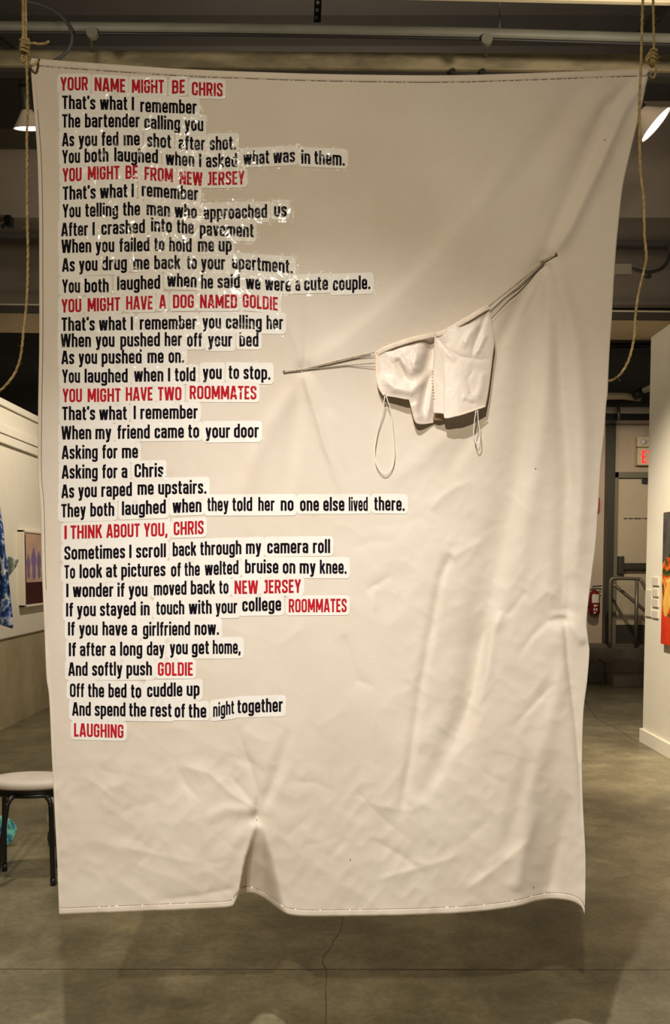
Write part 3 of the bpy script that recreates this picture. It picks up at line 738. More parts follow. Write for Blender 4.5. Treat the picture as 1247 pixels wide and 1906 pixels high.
# (points, amplitude mm, width on the right of travel / left, kind, taper start, taper end) ; travel down: s>0 is image-left
FOLDS = [
    ([(1206, 140), (1165, 185), (1118, 300), (1060, 425), (1022, 480)], 10, 13, 15, 'g', .05, .1),
    ([(1196, 140), (1130, 200), (1082, 310), (1040, 410), (1016, 480)], -8, 16, 12, 'g', .1, .1),
    ([(1150, 140), (1090, 220), (1030, 330), (985, 420)], 7, 18, 26, 'g', .2, .5),
    ([(1090, 150), (1030, 240), (970, 320), (900, 420)], -6, 24, 24, 'g', .3, .5),
    ([(575, 685), (640, 640), (720, 575), (800, 500), (900, 380), (985, 270)], 11, 20, 55, 'g', .1, .5),
    ([(565, 690), (552, 645), (532, 590), (520, 540)], 5, 6, 9, 'e', 0, .7),
    ([(566, 690), (569, 640), (566, 560)], -5, 6, 8, 'e', 0, .7),
    ([(566, 702), (582, 760), (612, 850), (640, 940)], 9, 15, 6, 'e', 0, .6),
    ([(563, 702), (556, 760), (540, 860), (530, 940)], -6, 14, 20, 'g', .1, .6),
    ([(563, 700), (500, 790), (470, 860), (440, 960)], 6, 20, 14, 'g', .2, .6),
    ([(1012, 487), (975, 545), (930, 640), (925, 720)], -9, 12, 14, 'g', .05, .5),
    ([(1012, 490), (1002, 560), (988, 700), (965, 880), (925, 1040), (900, 1150), (878, 1300), (850, 1420)], -16, 22, 34, 'g', .1, .25),
    ([(1016, 490), (1020, 600), (1005, 780), (985, 930), (960, 1080)], 9, 22, 26, 'g', .1, .4),
    ([(1022, 488), (1040, 600), (1048, 760), (1058, 900), (1052, 1060), (1051, 1145)], -13, 13, 18, 'g', .08, .02),
    ([(1030, 480), (1072, 640), (1085, 800), (1080, 950), (1066, 1080)], 9, 16, 18, 'g', .3, .2),
    ([(1051, 1152), (1056, 1230), (1070, 1340), (1079, 1450), (1082, 1560)], -11, 10, 5, 'e', 0, .5),
    ([(1048, 1158), (1042, 1240), (1020, 1340), (985, 1450), (960, 1560)], 9, 20, 28, 'g', .05, .5),
    ([(1040, 1200), (1020, 1290), (990, 1400), (958, 1520), (930, 1620)], -9, 16, 18, 'g', .2, .4),
    ([(1046, 1150), (1020, 1158), (990, 1185), (960, 1230)], -5, 6, 10, 'e', 0, .6),
    ([(1046, 1146), (1036, 1112), (1020, 1100), (985, 1130)], 5, 8, 8, 'e', .1, .6),
    ([(1052, 1148), (1070, 1170), (1088, 1200)], 7, 10, 10, 'g', .0, .3),
    ([(840, 1030), (822, 1075), (804, 1170), (785, 1270), (768, 1390), (752, 1480), (748, 1530)], -6.5, 7, 10, 'g', .05, .1),
    ([(905, 1140), (886, 1230), (868, 1320), (820, 1420), (780, 1500)], -9, 16, 20, 'g', .2, .4),
    ([(935, 1138), (915, 1180), (905, 1260), (880, 1330)], 7, 10, 8, 'g', .1, .4),
    ([(980, 1100), (950, 1140), (925, 1160)], -4, 5, 8, 'e', .1, .5),
    ([(1035, 1270), (985, 1320), (950, 1360)], -4, 5, 8, 'e', .1, .5),
    ([(477, 1520), (480, 1480), (470, 1440), (455, 1400), (440, 1350)], -8, 5, 8, 'e', 0, .6),
    ([(472, 1502), (430, 1478), (390, 1440), (330, 1422)], 5, 8, 10, 'e', 0, .6),
    ([(474, 1500), (450, 1470), (425, 1440)], -5, 6, 8, 'e', 0, .5),
    ([(476, 1510), (420, 1505), (380, 1530)], 5, 12, 10, 'g', 0, .5),
    ([(482, 1512), (505, 1470), (525, 1410), (535, 1360)], -7, 12, 9, 'g', 0, .6),
    ([(478, 1530), (440, 1560), (405, 1620)], 4, 14, 16, 'g', .1, .5),
    ([(476, 1530), (462, 1575), (450, 1615), (444, 1668)], 7, 10, 5, 'e', .1, .05),
    ([(330, 1425), (345, 1460), (375, 1490)], -3, 6, 8, 'e', .3, .4),
    ([(200, 1570), (290, 1590), (380, 1610)], 3, 10, 14, 'e', .3, .4),
    ([(290, 1675), (360, 1668), (440, 1652)], -4, 6, 10, 'e', .3, .1),
    ([(860, 1660), (890, 1640), (930, 1610), (990, 1560)], 6, 10, 14, 'e', .2, .4),
    ([(760, 1600), (800, 1610), (860, 1590)], 4, 8, 10, 'e', .3, .3),
    ([(690, 1560), (760, 1600), (790, 1630)], -4, 8, 10, 'e', .3, .3),
    ([(700, 1640), (740, 1625), (800, 1612)], 4, 6, 9, 'e', .3, .3),
    ([(1000, 1500), (975, 1580), (960, 1660)], 6, 12, 14, 'g', .3, .1),
    ([(1060, 1480), (1040, 1580), (1020, 1660)], -6, 12, 14, 'g', .3, .1),
    ([(990, 1420), (1000, 1360), (1012, 1300)], 5, 14, 14, 'g', .4, .4),
    ([(800, 950), (820, 925), (850, 905), (880, 895)], 4, 6, 10, 'e', .2, .4),
    ([(640, 1180), (655, 1230), (665, 1265), (700, 1280)], -4, 6, 9, 'e', .2, .4),
    ([(680, 1100), (700, 1088), (730, 1070)], -3.5, 6, 9, 'e', .2, .4),
    ([(700, 1090), (697, 1115), (700, 1140)], 3, 5, 7, 'e', .2, .4),
    ([(150, 1440), (180, 1460), (230, 1500)], 2.5, 8, 10, 'e', .3, .4),
    ([(840, 1040), (870, 1020), (900, 1005)], 4, 8, 12, 'e', .1, .5),
    ([(614, 1340), (612, 1450), (608, 1600)], 1.6, 4, 4, 'e', .3, .3),
    ([(612, 760), (628, 820), (650, 880)], 3, 9, 9, 'g', .3, .5),
    ([(590, 370), (560, 330), (500, 300)], 2, 12, 16, 'g', .4, .5),
    ([(860, 780), (780, 860), (720, 900)], 4, 16, 20, 'g', .4, .5),
    ([(900, 790), (850, 850), (820, 900)], -4, 12, 16, 'g', .4, .5),
]
FOLDS += [([(1203, 146), (1165, 200), (1120, 300), (1062, 420), (1022, 478)], 5, 12, 4, 'e', .02, .1), ([(1150, 160), (1110, 240), (1075, 320), (1035, 420)], 3.5, 10, 5, 'e', .2, .4),
    ([(1014, 495), (1000, 540), (965, 610)], -6, 8, 4, 'e', 0, .6), ([(1018, 495), (1012, 600), (1004, 760)], -4.5, 8, 5, 'e', 0, .5), ([(1030, 492), (1048, 640), (1060, 820)], 4.5, 6, 9, 'e', 0, .5),
    ([(1062, 900), (1056, 1020), (1052, 1140)], 5, 4, 7, 'e', .3, 0), ([(905, 1150), (880, 1290), (840, 1400)], -3, 5, 9, 'e', .2, .4), ([(563, 700), (590, 770), (600, 830), (625, 880)], 3, 8, 3, 'e', 0, .5),
    ([(800, 1490), (765, 1510), (700, 1500), (640, 1480)], 2.5, 6, 9, 'e', .2, .5), ([(768, 1480), (800, 1560), (830, 1580)], 3, 6, 9, 'e', .2, .5), ([(660, 1470), (720, 1530), (780, 1575)], -2.5, 6, 8, 'e', .2, .4)]
for _ in range(80):
    x = rng.uniform(170, 980); y = rng.uniform(860, 1640); a = rng.uniform(-.9, .9) + (0 if rng.rand() < .6 else PI / 2)
    l = rng.uniform(40, 130)
    m = (x + l * .5 * math.cos(a) + rng.uniform(-12, 12), y + l * .5 * math.sin(a) + rng.uniform(-12, 12))
    FOLDS.append(([(x, y), m, (x + l * math.cos(a), y + l * math.sin(a))], rng.choice([-1, 1]) * rng.uniform(1.0, 2.2) * (1.2 if y > 1400 else .8), rng.uniform(5, 9), rng.uniform(7, 14), 'e', .3, .5))

PINCH = [(566, 692, -10, 16), (1016, 484, -11, 18), (1051, 1150, -8, 12), (477, 1524, -8, 13)]


def sstep(a, b, x):
    t = np.clip((x - a) / (np.asarray(b, float) - a), 0, 1); return t * t * (3 - 2 * t)


def depth(px, py):
    px = np.asarray(px, float); py = np.asarray(py, float)
    d = np.zeros(np.broadcast(px, py).shape) + 0 * px
    for pts, amp, wr_, wl_, kind, ts, te in FOLDS:
        dist, s, t = poly_sd(px, py, pts)
        w = np.where(s > 0, wl_, wr_)
        if kind == 'g': pr = np.exp(-(dist / w) ** 2)
        else: pr = np.exp(-np.sqrt(dist ** 2 + 2.0) / w)
        e = np.ones_like(t)
        if ts: e = e * np.clip(t / ts, 0, 1)
        if te: e = e * np.clip((1 - t) / te, 0, 1)
        e = e * (2 - e)
        d += amp * pr * e
    for x, y, a, r in PINCH:
        d += a * np.exp(-((px - x) ** 2 + (py - y) ** 2) / r ** 2)
    low = sstep(650, 1300, py) * .8 + .2
    zone = sstep(720, 560, px) * sstep(1430, 1380, py)
    txt = 1 - .6 * zone
    fine = 1 - .92 * sstep(790, 700, px) * sstep(1430, 1380, py)
    rx = .82 * px + .57 * py; ry = .82 * py - .57 * px + 4000; sx = .5 * px - .87 * py + 4000; sy = .87 * px + .5 * py
    d += 9.0 * (vnoise(px / 210, py / 330, 3) - .5)
    d += 5.0 * low * txt * (vnoise(rx / 85, ry / 110, 4) - .5)
    d += 2.6 * low * txt * (vnoise(sx / 52, sy / 74, 5, True) - .5)
    d += 1.7 * fine * low * (vnoise(rx / 24, ry / 34, 6, True) - .5)
    d += 0.6 * fine * (vnoise(sx / 11, sy / 15, 8) - .5)
    # pleat under the lower pinch: cloth sits back
    u = np.clip((py - 1532) / 135, 0, 1.2)
    xl = np.interp(py, [1532, 1600, 1668, 1706], [473, 455, 443, 430]); xr_ = np.interp(py, [1532, 1600, 1668, 1706], [484, 505, 520, 532])
    mid = sstep(xl - 2, xl + 11, px) * (1 - sstep(xr_ - 34 * u - 4, xr_ + 6, px))
    d -= 85 * u ** 1.2 * mid
    # bottom right hem curls back
    d -= 60 * sstep(1380, 1690, py) * np.exp(-((px - 1030) / 42.0) ** 2)
    return d * 0.001


def edgef(pts):
    P = np.array(pts, float); L = np.concatenate([[0], np.cumsum(np.linalg.norm(P[1:] - P[:-1], axis=1))]); L /= L[-1]
    return lambda t: np.stack([np.interp(t, L, P[:, 0]), np.interp(t, L, P[:, 1])], -1)


LE = edgef(curve([(56, 108), (60, 165), (66, 240), (70, 300), (72.5, 400), (73, 520), (73, 640), (71, 760), (70.5, 880), (75.5, 945), (78, 1060), (83, 1180), (86.5, 1260), (91.5, 1300), (96, 1400), (101, 1500), (106, 1600), (110, 1703)], 6))
RE = edgef(curve([(1209.5, 128), (1196, 190), (1182.5, 245), (1174, 280), (1159.5, 345), (1152, 408), (1147, 460), (1142.5, 523), (1138.5, 597), (1135, 645), (1132.5, 694), (1131, 732), (1128, 757), (1125, 804), (1118.5, 864), (1114, 935), (1109, 1010), (1100, 1081), (1092, 1154), (1095, 1192), (1097, 1215), (1093, 1267), (1086.5, 1318), (1084, 1368), (1083, 1430), (1084, 1480), (1086.5, 1532), (1089.5, 1590), (1089.5, 1650), (1088, 1702)], 6))
TE = edgef(curve([(56, 108), (135, 114.5), (303, 126), (400, 131), (576, 137), (717, 139.5), (840, 140), (957, 137), (1094, 132), (1209.5, 128)], 6))
BE = edgef(curve([(110, 1703), (222, 1698.5), (355, 1693), (425, 1689), (437, 1680), (446, 1668), (456, 1663), (474, 1664.5), (491, 1673), (513, 1689), (535, 1702), (575, 1706), (640, 1705.5), (755, 1703.7), (871, 1698.7), (959, 1688), (994, 1678.7), (1025, 1673.7), (1059, 1676.8), (1081, 1687), (1088, 1702)], 6))


def coons(u, v):
    u = np.asarray(u, float); v = np.asarray(v, float)
    l, r, t, b = LE(v), RE(v), TE(u), BE(u)
    U = u[..., None]; W = v[..., None]
    c00, c10, c01, c11 = TE(0.0), TE(1.0), BE(0.0), BE(1.0)
    return (1 - U) * l + U * r + (1 - W) * t + W * b - ((1 - U) * (1 - W) * c00 + U * (1 - W) * c10 + (1 - U) * W * c01 + U * W * c11)


def onsheet(px, py, off=0.0):
    return at(px, py, DS - depth(px, py) - off)


banner = empty('fabric_banner', V(at(600, 1700, DS)))
tag(banner, 'cream canvas banner with black and red poem text hung from two ropes', 'banner')
NU, NV = 330, 470
uu, vv = np.meshgrid(np.linspace(0, 1, NU), np.linspace(0, 1, NV))
Q = coons(uu, vv)
PQ = onsheet(Q[..., 0], Q[..., 1])
mb = MB(); mb.grid(PQ); cloth = mb.build('cloth', M_cloth, banner, solid=.0012, offset=-1.0)


def strip(name, fu, m, off, n, k=4):
    rows = []
    for j in range(k):
        q = fu(np.linspace(0, 1, n), j / (k - 1)); rows.append(onsheet(q[:, 0], q[:, 1], off))
    mb = MB(); mb.grid(np.array(rows)); return mb.build(name, m, banner, solid=.0003, offset=-1.0)


strip('top_hem', lambda t, j: coons(t, np.full_like(t, .0085 * j)), M_hem, .0005, 260)
strip('bottom_hem', lambda t, j: coons(t, np.full_like(t, 1 - .0085 * j)), M_hem, .0005, 330)
strip('side_hem', lambda t, j: coons(np.full_like(t, .0065 * j), t), M_hem, .0004, 380)


def stitches(fu, n, gaps):
    mb = MB()
    for i in range(n):
        if random.random() < gaps: continue
        a = fu(np.array([(i + .15) / n, (i + .75) / n]))
        P = onsheet(a[:, 0], a[:, 1], .0014)
        mb.tube([P[0], P[1]], .0008, 5)
    return mb.build('stitching', M_stitch, banner)


stitches(lambda t: coons(t, np.full_like(t, .0082)), 330, .35)
stitches(lambda t: coons(t, np.full_like(t, 1 - .0082)), 330, .05)
q = coons(np.full(200, .0062), np.linspace(.06, .62, 200)); mb = MB(); mb.tube(onsheet(q[:, 0], q[:, 1], .0016), .0006, 5); mb.build('stitching', M_stitch, banner)
for x, y in ((73, 111), (997, 872), (993, 1651), (1126, 260), (652, 1600)):
    mb = MB(); c = V(onsheet(x, y, .002)); r_ = .0022 if x == 73 else .0013
    mb.lathe([(0, .0006), (r_, .0004), (r_, -.001), (0, -.001)], c, 10, Matrix.Rotation(PI / 2, 3, 'X')); mb.build('fabric_speck' if x != 73 else 'eyelet', M_dark, banner)
# pin holding each of the two lower pinches
mb = MB(); c = V(onsheet(478, 1526, .001)); mb.lathe([(0, .003), (.0012, .001), (.0012, -.001), (0, -.003)], c, 10); mb.build('gather_stitch', M_stitch, banner)
mb = MB(); c = V(onsheet(1052, 1152, .0)); mb.lathe([(0, .002), (.002, .001), (.002, -.002), (0, -.003)], c, 10); mb.build('gather_stitch', M_trim, banner)

# ------------------------------------------------------------------ condensed lettering (drawn as strokes)
hh = .088; xh = .77; tx = xh - .075


def glyphs():
    G = {}
    def g(c, w, *st): G[c] = (w, st)
    L = hh; r = .16
    R5 = .5 - hh; R4 = .47 - hh
    o = lambda R, b, t, r_=r: ([(L, b, r_), (L, t, r_), (R, t, r_), (R, b, r_)], True)
    g('A', .56, [(.075, 0), (.245, 1)], [(.485, 0), (.315, 1)], [(.14, .245), (.42, .245)], [(.2, .93), (.36, .93)])
    g('B', .52, ([(L, .075), (L, .925), (.41, .925, r), (.41, .52, .12), (L, .52)], False), ([(L, .52), (.43, .52, .12), (.43, .075, r), (.0, .075)], False), [(L, 0), (L, 1)])
    g('C', .5, [(R5, .62), (R5, .925, r), (L, .925, r), (L, .075, r), (R5, .075, r), (R5, .38)])
    g('D', .52, [(L, 1), (L, 0)], [(L, .925), (.43, .925, r), (.43, .075, r), (L, .075)])
    g('E', .42, [(L, 1), (L, 0)], [(L, .925), (.41, .925)], [(L, .51), (.37, .51)], [(L, .075), (.41, .075)])
    g('F', .41, [(L, 1), (L, 0)], [(L, .925), (.41, .925)], [(L, .49), (.36, .49)])
    g('G', .51, [(R5, .66), (R5, .925, r), (L, .925, r), (L, .075, r), (R5, .075, r), (R5, .46), (.26, .46)])
    g('H', .54, [(L, 1), (L, 0)], [(.452, 1), (.452, 0)], [(L, .5), (.452, .5)])
    g('I', .176, [(L, 1), (L, 0)])
    g('J', .33, [(.06, .925), (.242, .925), (.242, .075, .13), (.0, .075)])
    g('K', .54, [(L, 1), (L, 0)], [(.17, .42), (.44, 1)], [(.24, .58), (.46, 0)])
    g('L', .4, [(L, 1), (L, .075), (.4, .075)])
    g('M', .68, [(L, 1), (L, 0)], [(.592, 1), (.592, 0)], [(.11, .98), (.34, .18)], [(.57, .98), (.34, .18)])
    g('N', .55, [(L, 1), (L, 0)], [(.462, 1), (.462, 0)], [(.10, .98), (.45, .02)])
    g('O', .52, o(.432, .075, .925))
    g('R', .53, [(L, 1), (L, 0)], [(L, .925), (.43, .925, r), (.43, .46, r), (L, .46)], [(.29, .46), (.44, 0)])
    g('S', .49, [(.402, .69), (.402, .925, r), (L, .925, r), (L, .60, .13), (.402, .40, .13), (.402, .075, r), (L, .075, r), (L, .30)])
    g('T', .46, [(0, .925), (.46, .925)], [(.23, .925), (.23, 0)])
    g('U', .52, [(L, 1), (L, .075, r), (.432, .075, r), (.432, 1)])
    g('V', .53, [(.075, 1), (.235, 0)], [(.455, 1), (.295, 0)], [(.2, .06), (.33, .06)])
    g('W', .80, [(.075, 1), (.19, 0)], [(.375, 1), (.235, 0)], [(.425, 1), (.565, 0)], [(.725, 1), (.61, 0)])
    g('Y', .52, [(.075, 1), (.26, .40)], [(.445, 1), (.26, .40)], [(.26, .46), (.26, 0)])
    g('a', .45, [(L, .56), (L, tx, .13), (.362, tx, .13), (.362, 0)], [(.362, .43), (L, .43, .12), (L, .075, .12), (.362, .10)])
    g('b', .47, [(L, 1.04), (L, 0)], [(L, tx), (R4, tx, r), (R4, .075, r), (L, .075)])
    g('c', .44, [(.352, .48), (.352, tx, r), (L, tx, r), (L, .075, r), (.352, .075, r), (.352, .29)])
    g('d', .47, [(R4, 1.04), (R4, 0)], [(R4, tx), (L, tx, r), (L, .075, r), (R4, .075)])
    g('e', .46, [(.372, .22), (.372, .075, .13), (L, .075, r), (L, tx, r), (.372, tx, r), (.372, .36), (L, .36)])
    g('f', .31, [(.31, .955), (.14, .955, .12), (.14, 0)], [(0, .705), (.30, .705)])
    g('g', .47, [(R4, xh), (R4, -.165, .13), (L, -.165, .13), (L, -.06)], [(R4, tx), (L, tx, r), (L, .075, r), (R4, .075)])
    g('h', .47, [(L, 1.04), (L, 0)], [(L, tx), (R4, tx, r), (R4, 0)])
    g('i', .176, [(L, xh), (L, 0)], [(L, .875), (L, 1.04)])
    g('k', .47, [(L, 1.04), (L, 0)], [(.16, .36), (.385, xh)], [(.22, .47), (.40, 0)])
    g('l', .176, [(L, 1.04), (L, 0)])
    g('m', .73, [(L, xh), (L, 0)], [(L, tx), (.365, tx, .14), (.365, 0)], [(.365, tx), (.642, tx, .14), (.642, 0)], [(.3, tx), (.45, tx)])
    g('n', .47, [(L, xh), (L, 0)], [(L, tx), (R4, tx, r), (R4, 0)])
    g('o', .47, o(R4, .075, tx))
    g('p', .47, [(L, xh), (L, -.24)], [(L, tx), (R4, tx, r), (R4, .075, r), (L, .075)])
    g('r', .33, [(L, xh), (L, 0)], [(L, .45), (L + .01, tx - .01, .12), (.33, tx)])
    g('s', .42, [(.332, .53), (.332, tx, .13), (L, tx, .13), (L, .46, .10), (.332, .31, .10), (.332, .075, .13), (L, .075, .13), (L, .23)])
    g('t', .31, [(.13, .97), (.13, .075, .11), (.31, .075)], [(0, .705), (.30, .705)])
    g('u', .47, [(L, xh), (L, .075, r), (R4, .075, .1), (R4, .2)], [(R4, xh), (R4, 0)])
    g('v', .45, [(.075, xh), (.20, 0)], [(.375, xh), (.25, 0)], [(.17, .05), (.28, .05)])
    g('w', .69, [(.075, xh), (.175, 0)], [(.325, xh), (.215, 0)], [(.365, xh), (.475, 0)], [(.615, xh), (.515, 0)])
    g('y', .45, [(.075, xh), (.225, .02)], [(.375, xh), (.20, -.165, .08), (.03, -.165)])
    g("'", .16, [(.09, 1.03), (.085, .90), (.045, .78)])
    g('.', .19, [(.095, 0), (.095, .17)])
    g(',', .19, [(.105, .17), (.095, .02), (.05, -.13)])
    return G


GL = glyphs()


def roundpoly(pts, closed):
    P = [(p[0], p[1], p[2] if len(p) > 2 else 0) for p in pts]; n = len(P); out = []
    for i, (x, y, r) in enumerate(P):
        if r and (closed or 0 < i < n - 1):
            a = np.array(P[(i - 1) % n][:2]) - [x, y]; b = np.array(P[(i + 1) % n][:2]) - [x, y]
            la, lb = np.linalg.norm(a), np.linalg.norm(b); a /= la; b /= lb
            rr = min(r, la * .5, lb * .5)
            for k in range(6):
                t = k / 5; p = (1 - t) ** 2 * a * rr + t ** 2 * b * rr
                out.append(np.array([x, y]) + p)
        else: out.append(np.array([x, y], float))
    res = []
    m = len(out)
    for i in range(m if closed else m - 1):
        p, q = out[i], out[(i + 1) % m]; k = max(1, int(np.linalg.norm(q - p) / .30))
        for j in range(k): res.append(p + (q - p) * j / k)
    if not closed: res.append(out[-1])
    return res


def stroke_quads(st):
    pts, closed = (st if isinstance(st, tuple) else (st, False))
    P = roundpoly(pts, closed); n = len(P); vs = []; fs = []
    for i in range(n):
        pv = P[i - 1] if (closed or i) else None; nx = P[(i + 1) % n] if (closed or i < n - 1) else None
        d1 = (P[i] - pv) if pv is not None else (nx - P[i]); d2 = (nx - P[i]) if nx is not None else d1
        d1 = d1 / (np.linalg.norm(d1) + 1e-9); d2 = d2 / (np.linalg.norm(d2) + 1e-9)
        n1 = np.array([-d1[1], d1[0]]); n2 = np.array([-d2[1], d2[0]]); nn = n1 + n2; nn /= np.linalg.norm(nn) + 1e-9
        k = 1 / max(.5, nn.dot(n1))
        t = d1 + d2
        hw = hh * (1.0 if abs(nn[0]) > .7 else .86)
        vs += [P[i] + nn * hw * k, P[i] - nn * hw * k]
    for i in range(n if closed else n - 1):
        j = (i + 1) % n; fs.append((2 * i, 2 * i + 1, 2 * j + 1, 2 * j))
    return vs, fs


GQ = {c: (w, [stroke_quads(s) for s in st]) for c, (w, st) in GL.items()}
CAP = 24.8

